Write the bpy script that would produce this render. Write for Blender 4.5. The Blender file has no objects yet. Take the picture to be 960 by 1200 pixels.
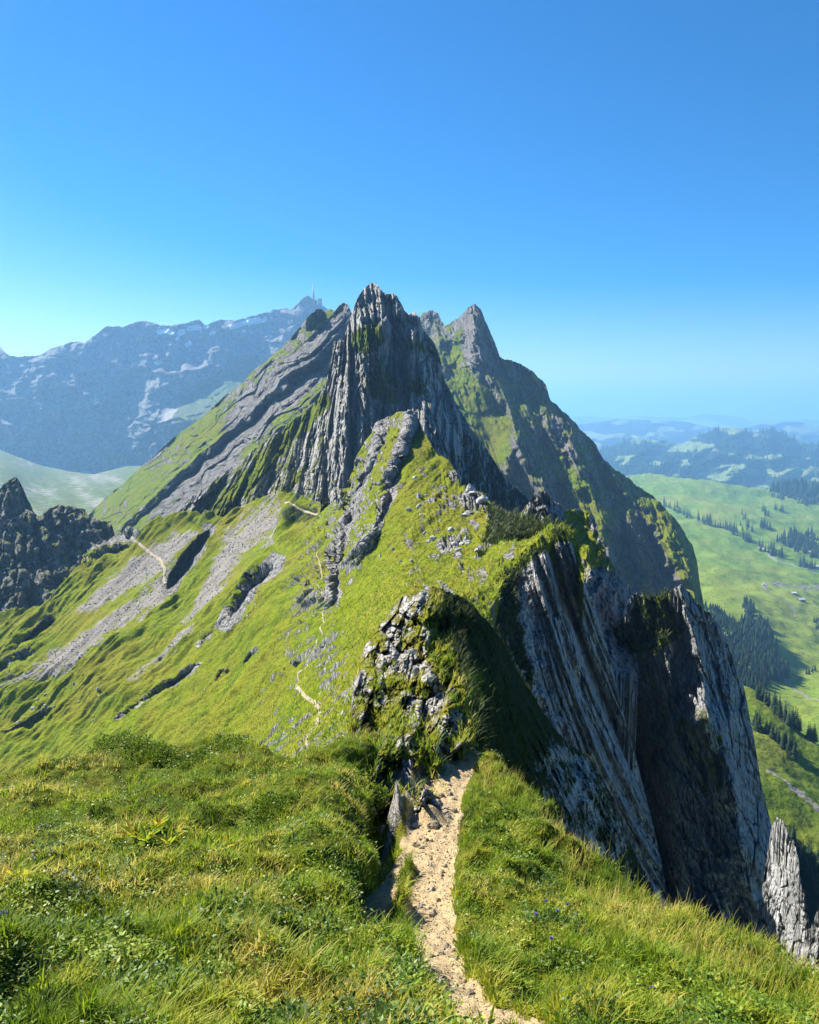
import bpy, math, random
import numpy as np
from mathutils import Vector, Matrix
rad = math.radians
rng = np.random.default_rng(7)
random.seed(7)
sc = bpy.context.scene
COL = sc.collection

# ------------------------------------------------------------------ camera frame
F = 922.0
PITCH = rad(7.5)
CT, ST = math.cos(PITCH), math.sin(PITCH)
def P(px, py, d):
    """world point seen at bearing (px,py), d metres ahead"""
    a = (np.asarray(px, float) - 480) / F
    b = (600 - np.asarray(py, float)) / F
    y = CT + b * ST
    z = b * CT - ST
    k = d / y
    return np.stack([a * k, y * k, z * k], -1)

# ------------------------------------------------------------------ noise
_perm = np.random.default_rng(3).permutation(256).astype(np.int64)
_perm = np.concatenate([_perm, _perm, _perm])
_g = np.random.default_rng(5).normal(size=(256, 3)); _g /= np.linalg.norm(_g, axis=1)[:, None]
from concurrent.futures import ThreadPoolExecutor
_pool = ThreadPoolExecutor(4)
_perm32 = _perm.astype(np.int32); _g32 = np.ascontiguousarray(_g.astype(np.float32))
_gx, _gy, _gz = (_g32[:, i].copy() for i in range(3))
def _noise(x, y, z):
    xf0 = np.floor(x); yf0 = np.floor(y); zf0 = np.floor(z)
    xf = (x - xf0).astype(np.float32); yf = (y - yf0).astype(np.float32); zf = (z - zf0).astype(np.float32)
    xi = xf0.astype(np.int32) & 255; yi = yf0.astype(np.int32) & 255; zi = zf0.astype(np.int32) & 255
    u = xf * xf * xf * (xf * (xf * 6 - 15) + 10); v = yf * yf * yf * (yf * (yf * 6 - 15) + 10)
    def plane(dz, zf_):
        out = []
        for dx in (0, 1):
            a0 = _perm32[xi + dx]
            for dy in (0, 1):
                h = _perm32[_perm32[a0 + yi + dy] + zi + dz]
                out.append(_gx[h] * (xf - dx) + _gy[h] * (yf - dy) + _gz[h] * zf_)
        p0 = out[0] + (out[1] - out[0]) * v; p1 = out[2] + (out[3] - out[2]) * v
        return p0 + (p1 - p0) * u
    lo = plane(0, zf)
    w = zf * zf * zf * (zf * (zf * 6 - 15) + 10)
    if not w.any(): return 1.6 * lo
    return 1.6 * (lo + (plane(1, zf - 1) - lo) * w)
def noise(x, y, z=0.0, seed=0):
    # a flat (2-D) call stays on one lattice plane, which halves the work
    flat = np.ndim(z) == 0
    x, y = np.asarray(x, float) + seed * 17.13, np.asarray(y, float) - seed * 9.71
    z = (math.floor(z * 7) + seed * 3.0 if flat else np.asarray(z, float) + seed * 3.3)
    x, y, z = np.broadcast_arrays(x, y, np.asarray(z, float))
    if flat: pass
    n = x.size
    if n < 4000: 
        r = _noise(x, y, z)
    else:
        sh = x.shape; x = x.reshape(-1); y = y.reshape(-1); z = z.reshape(-1)
        k = max(4, n // 30000); e = np.linspace(0, n, k + 1).astype(int)
        r = np.concatenate(list(_pool.map(lambda i: _noise(x[e[i]:e[i+1]], y[e[i]:e[i+1]], z[e[i]:e[i+1]]), range(k)))).reshape(sh)
    if flat: r = r * 1.5
    return r
def fbm(x, y, z=0.0, seed=0, o=4, gain=.5):
    s = 0; a = 1; t = 0
    for i in range(o):
        s = s + a * noise(np.asarray(x) * 2**i, np.asarray(y) * 2**i, np.asarray(z) * 2**i, seed + i); t += a; a *= gain
    return s / t
def ridged(x, y, z=0.0, seed=0, o=4, gain=.5):
    s = 0; a = 1; t = 0
    for i in range(o):
        s = s + a * (1 - 2 * np.abs(noise(np.asarray(x) * 2**i, np.asarray(y) * 2**i, np.asarray(z) * 2**i, seed + i))); t += a; a *= gain
    return s / t
_h1 = np.random.default_rng(8).random((4, 65536)).astype(np.float32)
def _facets(x, y, seed, tilt, crack):
    xi = np.floor(x); yi = np.floor(y)
    F1 = np.full(x.shape, 9.0, np.float32); F2 = F1.copy(); best = np.zeros(x.shape, np.int64); bx = np.zeros(x.shape, np.float32); by = bx.copy()
    for dx in (-1, 0, 1):
        for dy in (-1, 0, 1):
            cx = xi + dx; cy = yi + dy
            k = ((cx.astype(np.int64) * 7919 + cy.astype(np.int64) * 104729 + seed * 1299709) * 2654435761 >> 7) & 65535
            ox = cx + _h1[0][k] - x; oy = cy + _h1[1][k] - y
            d = ox * ox + oy * oy
            n1 = d < F1
            F2 = np.where(n1, F1, np.minimum(F2, d)); F1 = np.where(n1, d, F1)
            best = np.where(n1, k, best); bx = np.where(n1, -ox, bx); by = np.where(n1, -oy, by)
    e = np.sqrt(F2) - np.sqrt(F1)
    return _h1[2][best] + tilt * ((_h1[3][best] - .5) * 2 * bx + (_h1[2][(best + 77) & 65535] - .5) * 2 * by) - crack * np.clip(1 - e / .14, 0, 1)
def facets(x, y, seed=0, tilt=.9, crack=.35):
    """broken rock: angular blocks with tilted faces and joints between them"""
    x, y = np.broadcast_arrays(np.asarray(x, float), np.asarray(y, float)); sh = x.shape; x = x.reshape(-1); y = y.reshape(-1); n = x.size
    k = max(4, n // 30000); e = np.linspace(0, n, k + 1).astype(int)
    return np.concatenate(list(_pool.map(lambda i: _facets(x[e[i]:e[i+1]], y[e[i]:e[i+1]], seed, tilt, crack), range(k)))).reshape(sh)
def sstep(a, b, x):
    t = np.clip((x - a) / (b - a), 0, 1)
    return t * t * (3 - 2 * t)
def saw(s, seed=0, sharp=.8):
    """irregular saw-tooth (buttress / slab profile) of a 1-D coordinate, 0..1"""
    i = np.floor(s); f = s - i
    ii = i.astype(np.int64) + seed * 31
    h = _perm[ii & 255] / 255.0
    up = np.clip(f / sharp, 0, 1); dn = np.clip((1 - f) / (1 - sharp), 0, 1)
    return (.45 + .55 * h) * np.minimum(up, dn)

# ------------------------------------------------------------------ curves / masks
def curve(pts, x):
    p = np.array(sorted(pts), float)
    X, Y = p[:, 0], p[:, 1]
    return np.interp(x, X, Y)
def sdf(px, py, poly):
    """signed distance in px, positive inside"""
    p = np.array(poly, float); q = np.roll(p, -1, 0)
    d = np.full(px.shape, 1e9); ins = np.zeros(px.shape, bool)
    for (ax, ay), (bx, by) in zip(p, q):
        ex, ey = bx - ax, by - ay
        t = np.clip(((px - ax) * ex + (py - ay) * ey) / (ex * ex + ey * ey + 1e-9), 0, 1)
        d = np.minimum(d, np.hypot(px - ax - t * ex, py - ay - t * ey))
        c = (ay > py) != (by > py)
        ins ^= c & (px < (bx - ax) * (py - ay) / (by - ay + 1e-9) + ax)
    return np.where(ins, d, -d)
def dline(px, py, pts):
    d = np.full(px.shape, 1e9)
    for (ax, ay), (bx, by) in zip(pts[:-1], pts[1:]):
        ex, ey = bx - ax, by - ay
        t = np.clip(((px - ax) * ex + (py - ay) * ey) / (ex * ex + ey * ey + 1e-9), 0, 1)
        d = np.minimum(d, np.hypot(px - ax - t * ex, py - ay - t * ey))
    return d
def tps(ctrl):
    c = np.array(ctrl, float); X = c[:, :2] / 100.0; f = np.log(c[:, 2]); n = len(c)
    def U(r2): return .5 * r2 * np.log(r2 + 1e-12)
    r2 = ((X[:, None] - X[None]) ** 2).sum(-1)
    A = np.zeros((n + 3, n + 3)); A[:n, :n] = U(r2) + 1e-3 * np.eye(n); A[:n, n] = 1; A[:n, n+1:] = X; A[n:, :n] = A[:n, n:].T
    w = np.linalg.solve(A, np.concatenate([f, np.zeros(3)]))
    def ev(px, py):
        x = px / 100.0; y = py / 100.0
        s = w[n] + w[n+1] * x + w[n+2] * y
        for i in range(n):
            s = s + w[i] * U((x - X[i, 0]) ** 2 + (y - X[i, 1]) ** 2)
        return np.exp(s)
    return ev

# ------------------------------------------------------------------ objects
def tag(o, label=None, cat=None, group=None, kind=None):
    if label: o['label'] = label
    if cat: o['category'] = cat
    if group: o['group'] = group
    if kind: o['kind'] = kind
    return o
def link(name, me, mat=None, parent=None):
    o = bpy.data.objects.new(name, me); COL.objects.link(o)
    if mat: me.materials.append(mat)
    if parent: o.parent = parent
    return o
def empty(name, loc, rz=0.0, s=1.0):
    o = bpy.data.objects.new(name, None); COL.objects.link(o)
    o.location = loc; o.rotation_euler = (0, 0, rz); o.scale = (s, s, s); o.empty_display_size = .1
    return o
def raw_mesh(name, V, Fc, n, smooth=True, attrs=None):
    """Fc: (m,n) int faces"""
    me = bpy.data.meshes.new(name)
    V = np.asarray(V, np.float32); Fc = np.asarray(Fc, np.int32)
    me.vertices.add(len(V)); me.vertices.foreach_set('co', V.ravel())
    m = len(Fc)
    me.loops.add(m * n); me.loops.foreach_set('vertex_index', Fc.ravel())
    me.polygons.add(m); me.polygons.foreach_set('loop_start', np.arange(0, m * n, n, dtype=np.int32))
    me.polygons.foreach_set('loop_total', np.full(m, n, np.int32))
    me.polygons.foreach_set('use_smooth', np.full(m, smooth, bool))
    for k, a in (attrs or {}).items():
        t = me.attributes.new(k, 'FLOAT', 'POINT'); t.data.foreach_set('value', np.asarray(a, np.float32).ravel())
    me.update(calc_edges=True)
    return me
def grid_faces(nv, nu):
    i = np.arange(nv * nu).reshape(nv, nu)
    return np.stack([i[:-1, :-1], i[1:, :-1], i[1:, 1:], i[:-1, 1:]], -1).reshape(-1, 4)

class Layer:
    def __init__(s, name, top, bottom, ctrl, nu, nv, relief=None, masks=None, mat=None, back=(60, .8), nb=14,
                 skirt=0, jag=0, jagf=.08, mode='ray', smooth=True, rockslope=None, seed=0, warp=4, label=None, edge_round=0):
        x0 = min(p[0] for p in top); x1 = max(p[0] for p in top)
        px = np.linspace(x0, x1, nu)
        T = curve(top, px)
        if jag:
            T = T - jag * (ridged(px * jagf, 0 * px, seed=seed, o=5, gain=.62))
        B = np.maximum(curve(bottom, px), T + 6)
        s.x0, s.x1, s.T, s.B, s.nu, s.nv = x0, x1, T, B, nu, nv
        v = np.linspace(0, 1, nv)[:, None]
        PX = np.broadcast_to(px[None], (nv, nu)).copy(); PY = T[None] + v * (B - T)[None]
        D = tps(ctrl)(PX, PY) if not callable(ctrl) else ctrl(PX, PY)
        if edge_round:   # crest rounded away
            D = D + edge_round * np.exp(-(PY - T[None]) / 7.0)
        G0 = P(PX, PY, D)
        def normals(G):
            du = np.gradient(G, axis=1); dv = np.gradient(G, axis=0)
            N = np.cross(dv, du); N /= np.linalg.norm(N, axis=-1, keepdims=True) + 1e-12
            return N
        s.scale = D / F
        if relief is not None:
            R = relief(PX, PY, D, G0)
            if isinstance(R, tuple):
                R, R2 = R; G0 = P(PX, PY, D - R2)
            if mode == 'ray':
                G = P(PX, PY, D - R)
            else:
                N = normals(G0); G = G0 + N * R[..., None]
        else: G = G0
        N = normals(G)
        s.G, s.N, s.PX, s.PY = G, N, PX, PY
        m = {}
        wx = PX + warp * fbm(PX * .06, PY * .06, seed=seed + 40, o=3) * 1.5
        wy = PY + warp * fbm(PX * .06, PY * .06, seed=seed + 50, o=3) * 1.5
        rock = np.zeros_like(D)
        if rockslope:
            # slope of the ground measured over a few cells
            k = 3; H = G
            for ax in (0, 1):
                H = (np.roll(H, k, ax) + H + np.roll(H, -k, ax)) / 3 if False else H
            rock = 1 - sstep(rockslope[0], rockslope[1], N[..., 2] + .12 * fbm(G[..., 0] / (30 * s.scale.mean()), G[..., 1] / (30 * s.scale.mean()), G[..., 2] / (30 * s.scale.mean()), seed=seed, o=3))
        m['rock'] = rock
        for k in ('scree', 'dark', 'dry', 'snow'): m[k] = np.zeros_like(D)
        if masks: masks(m, wx, wy, PX, PY, G, N)
        # behind the crest
        L, sl = back
        rows = []
        c = G[0]; dirh = c.copy(); dirh[:, 2] = 0; dirh /= np.linalg.norm(dirh, axis=1)[:, None] + 1e-9
        for j in range(nb, 0, -1):
            t = (j / nb) ** 1.6 * L
            q = c + dirh * t
            q[:, 2] -= t * sl * (1 if edge_round == 0 else min(1, .3 + t / L))
            q += (0.08 * t) * np.stack([fbm(c[:, 0] * 5 / L, t / L * 4, c[:, 2] * 2 / L, seed=seed + 3), 0 * t * c[:, 0], fbm(c[:, 0] * 5 / L, t / L * 4, seed=seed + 4)], -1)
            rows.append(q)
        full = [np.stack(rows)] if rows else []
        full.append(G)
        ns = 0
        if skirt:
            b = G[-1]; ns = 6
            full.append(np.stack([b + np.array([0, 0, -1.0]) * skirt * (j / ns) for j in range(1, ns + 1)]))
        A = np.concatenate(full, 0)
        attrs = {}
        for k, a in m.items():
            attrs[k] = np.concatenate([np.repeat(a[:1], nb, 0), a] + ([np.repeat(a[-1:], ns, 0)] if ns else []), 0)
        me = raw_mesh(name, A.reshape(-1, 3), grid_faces(A.shape[0], nu), 4, smooth, attrs)
        s.masks = m
        s.ob = tag(link(name, me, mat), label=label, kind='structure')
    def idx(s, px, py):
        u = (np.asarray(px) - s.x0) / (s.x1 - s.x0) * (s.nu - 1)
        t = np.interp(px, np.linspace(s.x0, s.x1, s.nu), s.T); b = np.interp(px, np.linspace(s.x0, s.x1, s.nu), s.B)
        v = (np.asarray(py) - t) / (b - t) * (s.nv - 1)
        return np.clip(v, 0, s.nv - 1.001), np.clip(u, 0, s.nu - 1.001)
    def at(s, px, py, arr=None):
        arr = s.G if arr is None else arr
        v, u = s.idx(px, py); v0 = v.astype(int); u0 = u.astype(int); fv = v - v0; fu = u - u0
        if arr.ndim == 3: fv = fv[..., None]; fu = fu[..., None]
        return (arr[v0, u0] * (1 - fv) * (1 - fu) + arr[v0 + 1, u0] * fv * (1 - fu) + arr[v0, u0 + 1] * (1 - fv) * fu + arr[v0 + 1, u0 + 1] * fv * fu)

# ------------------------------------------------------------------ materials
class NT:
    def __init__(s, name):
        s.m = bpy.data.materials.new(name); s.m.use_nodes = True; s.t = s.m.node_tree; s.t.nodes.clear()
        s.out = s.t.nodes.new('ShaderNodeOutputMaterial')
    def n(s, typ, **kw):
        x = s.t.nodes.new(typ)
        for k, v in kw.items():
            if k.startswith('_'): x.inputs[k[1:].replace('_', ' ')].default_value = v
            else: setattr(x, k, v)
        return x
    def l(s, a, b): s.t.links.new(a, b)
    def attr(s, name):
        return s.n('ShaderNodeAttribute', attribute_name=name).outputs['Fac']
    def noise(s, vec, scale, detail=5, rough=.55, dist=0):
        x = s.n('ShaderNodeTexNoise'); x.inputs['Scale'].default_value = scale; x.inputs['Detail'].default_value = detail
        x.inputs['Roughness'].default_value = rough; x.inputs['Distortion'].default_value = dist; s.l(vec, x.inputs['Vector']); return x.outputs['Fac']
    def math(s, op, a, b=None, clamp=False):
        x = s.n('ShaderNodeMath', operation=op, use_clamp=clamp)
        for i, q in enumerate((a, b)):
            if q is None: continue
            if isinstance(q, (int, float)): x.inputs[i].default_value = q
            else: s.l(q, x.inputs[i])
        return x.outputs[0]
    def ramp(s, fac, stops, interp='LINEAR'):
        x = s.n('ShaderNodeValToRGB'); cr = x.color_ramp; cr.interpolation = interp
        while len(cr.elements) < len(stops): cr.elements.new(.5)
        for e, (p, c) in zip(cr.elements, stops):
            e.position = p; e.color = (*c, 1) if len(c) == 3 else c
        s.l(fac, x.inputs['Fac']); return x.outputs['Color']
    def mix(s, f, a, b, blend='MIX'):
        x = s.n('ShaderNodeMix', data_type='RGBA', blend_type=blend)
        if isinstance(f, (int, float)): x.inputs[0].default_value = f
        else: s.l(f, x.inputs[0])
        for i, q in ((6, a), (7, b)):
            if isinstance(q, tuple): x.inputs[i].default_value = (*q, 1)
            else: s.l(q, x.inputs[i])
        return x.outputs[2]
    def scaled(s, vec, sx, sy, sz, rot=(0, 0, 0)):
        x = s.n('ShaderNodeMapping'); x.inputs['Scale'].default_value = (sx, sy, sz); x.inputs['Rotation'].default_value = rot
        s.l(vec, x.inputs['Vector']); return x.outputs[0]
    def step(s, x, a, b):
        q = s.n('ShaderNodeMapRange', interpolation_type='SMOOTHSTEP'); q.inputs['From Min'].default_value = a; q.inputs['From Max'].default_value = b
        s.l(x, q.inputs['Value']); return q.outputs[0]

def terrain_mat(name, u, grass, grass2, dryc, rock, rock2, dark=(.012, .022, .006), scree=(.26, .24, .22), bump=1.0, stria=(1, 1, .12), rot=(0, 0, 0), gb=1.0, vein=.5, wood=None):
    """u = metres covered by about one picture pixel here: sets the grain of the texture"""
    t = NT(name)
    co = t.n('ShaderNodeTexCoord').outputs['Object']
    rk, scr, dk, dr, sn = (t.attr(k) for k in ('rock', 'scree', 'dark', 'dry', 'snow'))
    big = t.noise(co, 1 / (90 * u), 4); mid = t.noise(co, 1 / (16 * u), 5, .65); fine = t.noise(co, 1 / (3.2 * u), 4, .7)
    # grass
    g = t.mix(t.step(mid, .35, .66), grass, grass2)
    g = t.mix(t.math('MULTIPLY', t.step(big, .42, .66), .55), g, dryc)
    g = t.mix(t.math('MULTIPLY', dr, t.step(mid, .3, .6), True), g, dryc)
    g = t.mix(t.math('MULTIPLY', t.step(fine, .46, .72), .75), g, tuple(c * .32 for c in grass2))
    spots = t.noise(co, 1 / (7 * u), 3, .6)
    g = t.mix(t.math('MULTIPLY', t.step(spots, .60, .68), .6), g, tuple(c * .3 for c in grass2))
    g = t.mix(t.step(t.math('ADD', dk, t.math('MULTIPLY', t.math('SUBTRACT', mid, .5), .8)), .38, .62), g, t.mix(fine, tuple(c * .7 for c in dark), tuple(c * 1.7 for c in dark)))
    # rock, with striation
    sv = t.scaled(co, *stria, rot=rot)
    s1 = t.noise(sv, 1 / (5 * u), 6, .65); s2 = t.noise(sv, 1 / (18 * u), 4, .6)
    r = t.mix(t.step(s1, .32, .68), rock, rock2)
    r = t.mix(t.math('MULTIPLY', t.step(s2, .5, .75), vein), r, tuple(min(.9, c * 1.5) for c in rock2))
    r = t.mix(t.math('MULTIPLY', t.step(fine, .52, .75), .7), r, tuple(c * .3 for c in rock))
    r = t.mix(t.math('MULTIPLY', t.step(t.noise(co, 1 / (34 * u), 4, .6), .54, .7), .5), r, tuple(.5 * (a + b) for a, b in zip(dark, rock)))
    vo = t.n('ShaderNodeTexVoronoi', feature='DISTANCE_TO_EDGE'); vo.inputs['Scale'].default_value = 1 / (8 * u)
    wv = t.n('ShaderNodeVectorMath', operation='ADD'); nz = t.n('ShaderNodeTexNoise'); nz.inputs['Scale'].default_value = 1 / (10 * u)
    sc3 = t.n('ShaderNodeVectorMath', operation='SCALE'); sc3.inputs['Scale'].default_value = 5 * u; t.l(nz.outputs['Color'], sc3.inputs[0]); t.l(sv, nz.inputs['Vector'])
    stv = t.scaled(co, 1, 1, max(.3, stria[2] * 1.6), rot=rot); t.l(stv, wv.inputs[0]); t.l(sc3.outputs[0], wv.inputs[1]); t.l(wv.outputs[0], vo.inputs['Vector'])
    crack = t.math('SUBTRACT', 1.0, t.step(vo.outputs['Distance'], .0, .09))
    r = t.mix(t.math('MULTIPLY', crack, .55), r, tuple(c * .22 for c in rock))
    vc = t.n('ShaderNodeTexVoronoi'); vc.inputs['Scale'].default_value = 1 / (8 * u); t.l(wv.outputs[0], vc.inputs['Vector'])
    cell = t.n('ShaderNodeSeparateColor'); t.l(vc.outputs['Color'], cell.inputs[0])
    r = t.mix(t.math('MULTIPLY', cell.outputs[0], .38), r, tuple(min(.8, c * 1.35) for c in rock2))
    # scree
    s = t.mix(t.step(fine, .35, .65), scree, tuple(c * .6 for c in scree))
    s = t.mix(t.math('MULTIPLY', t.step(mid, .45, .7), .5), s, tuple(c * 1.3 for c in scree))
    jit = t.math('MULTIPLY', t.math('SUBTRACT', mid, .5), 1.5); jf = t.math('MULTIPLY', t.math('SUBTRACT', fine, .5), .9)
    j = t.math('ADD', jit, jf)
    rf = t.step(t.math('ADD', rk, j), .38, .60)
    c = t.mix(rf, g, r)
    c = t.mix(t.step(t.math('ADD', scr, t.math('MULTIPLY', j, .7)), .4, .62), c, s)
    c = t.mix(t.step(t.math('ADD', sn, t.math('MULTIPLY', j, .35)), .42, .56), c, (.85, .87, .9))
    if wood:
        c = t.mix(t.step(t.math('ADD', t.attr('wood'), t.math('MULTIPLY', j, .6)), .42, .58), c, t.mix(fine, wood, tuple(q * 2 for q in wood)))
    # bump
    hb = t.math('ADD', t.math('MULTIPLY', fine, .9), t.math('MULTIPLY', mid, 1.6))
    hr = t.math('ADD', t.math('ADD', t.math('MULTIPLY', s1, 1.6), fine), t.math('SUBTRACT', t.math('MULTIPLY', cell.outputs[1], 1.6), t.math('MULTIPLY', crack, 1.4)))
    hh = t.n('ShaderNodeMix', data_type='FLOAT'); t.l(rf, hh.inputs[0]); t.l(t.math('MULTIPLY', hb, gb), hh.inputs[2]); t.l(hr, hh.inputs[3])
    b = t.n('ShaderNodeBump'); b.inputs['Strength'].default_value = .9 * min(1, bump); b.inputs['Distance'].default_value = 3.0 * u * bump
    t.l(hh.outputs[0], b.inputs['Height'])
    p = t.n('ShaderNodeBsdfPrincipled'); p.inputs['Roughness'].default_value = .95; p.inputs['Specular IOR Level'].default_value = .06
    t.l(c, p.inputs['Base Color']); t.l(b.outputs[0], p.inputs['Normal']); t.l(p.outputs[0], t.out.inputs['Surface'])
    return t.m
def plain(name, stops, scale=4, rough=.8, bump=0, trans=0, metal=0, attr=None):
    t = NT(name); co = t.n('ShaderNodeTexCoord').outputs['Object']
    f = t.noise(co, scale, 4, .6) if attr is None else t.attr(attr)
    c = t.ramp(f, stops)
    p = t.n('ShaderNodeBsdfPrincipled'); p.inputs['Roughness'].default_value = rough; p.inputs['Metallic'].default_value = metal
    p.inputs['Specular IOR Level'].default_value = .25
    t.l(c, p.inputs['Base Color'])
    if bump:
        b = t.n('ShaderNodeBump'); b.inputs['Strength'].default_value = .8; b.inputs['Distance'].default_value = bump
        t.l(t.noise(co, scale * 2.5, 5, .7), b.inputs['Height']); t.l(b.outputs[0], p.inputs['Normal'])
    last = p.outputs[0]
    if trans:
        tr = t.n('ShaderNodeBsdfTranslucent'); t.l(c, tr.inputs['Color'])
        mx = t.n('ShaderNodeMixShader'); mx.inputs[0].default_value = trans; t.l(last, mx.inputs[1]); t.l(tr.outputs[0], mx.inputs[2]); last = mx.outputs[0]
    t.l(last, t.out.inputs['Surface']); return t.m

HAZE = 0.95e-4
GR, GR2, DRY = (.17, .205, .005), (.10, .15, .005), (.20, .175, .018)
RK, RK2 = (.13, .127, .12), (.30, .29, .275)
M_far = terrain_mat('far_mountain_rock', 4.4, (.09, .13, .035), (.06, .09, .03), (.12, .12, .05), (.14, .14, .14), (.215, .21, .20), bump=.3, vein=.15, stria=(1, 1, .5), scree=(.30, .28, .27))
M_mid = terrain_mat('mountain_rock_and_turf', 1.15, (.14, .185, .010), (.085, .13, .009), (.16, .15, .02), (.12, .12, .118), (.25, .24, .23), bump=1.2, stria=(1, 1, .22), rot=(0, .25, 0))
M_tow = terrain_mat('fluted_limestone', .5, (.13, .17, .010), (.09, .13, .008), (.15, .15, .02), (.21, .205, .195), (.52, .51, .48), bump=1.3, stria=(1.3, 1.3, .07), rot=(0, .06, 0), vein=.6)
M_flank = terrain_mat('alpine_turf_slope', .27, GR, GR2, DRY, RK, (.34, .33, .32), bump=1.0, stria=(1, 1, .3), scree=(.26, .24, .215), gb=.9)
M_slab = terrain_mat('limestone_slabs', .12, GR, GR2, DRY, (.15, .15, .148), (.50, .49, .48), bump=1.3, stria=(1.4, 1.4, .06), rot=(0, .22, 0), vein=.7)
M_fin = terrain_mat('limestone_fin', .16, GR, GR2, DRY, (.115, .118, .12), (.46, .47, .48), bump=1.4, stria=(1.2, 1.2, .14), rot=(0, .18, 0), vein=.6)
M_knob = terrain_mat('rocky_knoll', .03, (.17, .18, .008), (.10, .13, .006), (.20, .16, .03), (.22, .215, .20), (.54, .52, .48), bump=1.2, stria=(1, 1, .45), rot=(0, .3, 0))
M_fore = terrain_mat('meadow_soil', .008, (.09, .12, .008), (.05, .085, .006), (.14, .12, .02), (.16, .15, .14), (.36, .34, .32), scree=(.42, .32, .185), bump=1.0, stria=(1, 1, .5))
M_valley = terrain_mat('valley_meadow', 2.0, (.13, .22, .020), (.095, .17, .016), (.22, .24, .035), RK, RK2, dark=(.008, .02, .01), bump=.5, gb=.5)
M_hills = terrain_mat('wooded_hills', 9.0, (.20, .26, .08), (.15, .21, .07), (.26, .27, .10), RK, RK2, dark=(.010, .024, .016), bump=1.0, gb=1.0)

# ------------------------------------------------------------------ far ground
g = raw_mesh('ground', [(-59900, -3900, -1000), (59900, -3900, -1000), (59900, 59900, -1000), (-59900, 59900, -1000)], [(0, 1, 2, 3)], 4,
             attrs={k: [0, 0, 0, 0] for k in ('rock', 'scree', 'dark', 'dry', 'snow')})
tag(link('ground', g, M_hills), 'far lowland below the mountains', kind='structure')

# far hills at the right, in receding rows
def hill_masks(frac, seed):
    def f(m, wx, wy, PX, PY, G, N):
        n = fbm(PX * .022, PY * .07, seed=seed, o=4)
        m['dark'] = sstep(frac - .12, frac + .12, n * .8 + .5)
        m['dark'] = np.maximum(m['dark'], 0)
    return f
def hills(top, bot, d0, d1, seed, frac, amp, jag=1.0):
    def D(px, py):
        t = curve(top, px); b = curve(bot, px)
        v = np.clip((py - t) / np.maximum(b - t, 1), 0, 1)
        return d1 + (d0 - d1) * v ** .8
    def rel(PX, PY, D_, G): return amp * (ridged(PX * .02, PY * .03 + PX * .01, seed=seed, o=5))
    return Layer('hill', top, bot, D, 260, 70, relief=rel, masks=hill_masks(frac, seed), mat=M_hills, back=(5000, .1), nb=6, jag=jag, jagf=.03, seed=seed, warp=2)
h1 = hills([(400, 492), (640, 490), (680, 488), (720, 490), (760, 487), (800, 490), (830, 485), (880, 490), (920, 493), (960, 492), (1300, 490)],
           [(400, 520), (1300, 520)], 16000, 26000, 11, .5, 800, 1.0)
h2 = hills([(400, 500), (600, 500), (690, 497), (720, 492), (760, 492), (800, 494), (830, 500), (860, 503), (900, 496), (930, 494), (960, 499), (1100, 505), (1300, 498)],
           [(400, 560), (1300, 560)], 9000, 14000, 12, .45, 620, 1.2)
h3 = hills([(500, 560), (640, 540), (715, 525), (740, 514), (770, 516), (800, 520), (815, 512), (840, 503), (860, 501), (885, 508), (905, 502), (925, 512), (945, 520), (965, 522), (1100, 505), (1300, 530)],
           [(500, 600), (640, 595), (760, 575), (860, 590), (1300, 600)], 5200, 8000, 13, .40, 480, 1.4)

# valley floor
val_ctrl = [(500, 545, 5600), (900, 552, 5400), (1300, 552, 5400), (500, 620, 3000), (900, 620, 2900), (1300, 620, 2900), (700, 700, 1900), (950, 690, 2000), (1300, 700, 1900),
            (700, 780, 1450), (950, 770, 1550), (1300, 780, 1500), (700, 860, 1150), (1000, 860, 1180), (1300, 860, 1150), (700, 1000, 850), (1300, 1000, 850), (700, 1180, 650), (1300, 1180, 650),
            (860, 640, 2450), (830, 600, 3150)]
def val_rel(PX, PY, D, G):
    r = 26 * fbm(G[..., 0] / 420, G[..., 1] / 420, seed=21, o=4)
    r += 55 * sstep(0, 60, -(PY - (590 + (PX - 790) * .55))) * sstep(700, 800, PX) * .5
    r += 10 * fbm(G[..., 0] / 90, G[..., 1] / 90, seed=25, o=3)
    return r
def val_mask(m, wx, wy, PX, PY, G, N):
    m['dry'] = .6 * sstep(.0, .5, fbm(G[..., 0] / 500, G[..., 1] / 500, seed=23))
    def pm(poly, k='dark', v=1.0, s=3): m[k] = np.maximum(m[k], v * sstep(-s, s, sdf(wx, wy, poly)))
    pm([(885, 560), (1000, 562), (1000, 575), (960, 573), (930, 578), (890, 568)], 'dark', .6)
    m['scree'] = np.maximum(m['scree'], .75 * (1 - sstep(.5, 1.8, dline(wx, wy, [(893, 690), (900, 685), (915, 684), (960, 686), (1000, 690)]))))
    m['scree'] = np.maximum(m['scree'], .6 * (1 - sstep(.5, 1.6, dline(wx, wy, [(893, 690), (905, 698), (920, 710), (932, 722)]))))
    m['scree'] = np.maximum(m['scree'], .7 * (1 - sstep(.6, 1.8, dline(wx, wy, [(883, 634), (900, 648), (925, 660), (955, 668)]))))
    m['scree'] = np.maximum(m['scree'], .6 * (1 - sstep(.5, 3, dline(wx, wy, [(920, 795), (935, 812), (960, 825)]))))
valley = Layer('valley_floor', [(480, 575), (640, 572), (700, 566), (750, 557), (770, 558), (800, 563), (840, 571), (870, 578), (920, 581), (960, 582), (1300, 585)], [(480, 1180), (1300, 1180)], val_ctrl, 520, 420,
               relief=val_rel, masks=val_mask, mat=M_valley, mode='normal', back=(900, .12), jag=.8, seed=2, warp=2)
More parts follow.
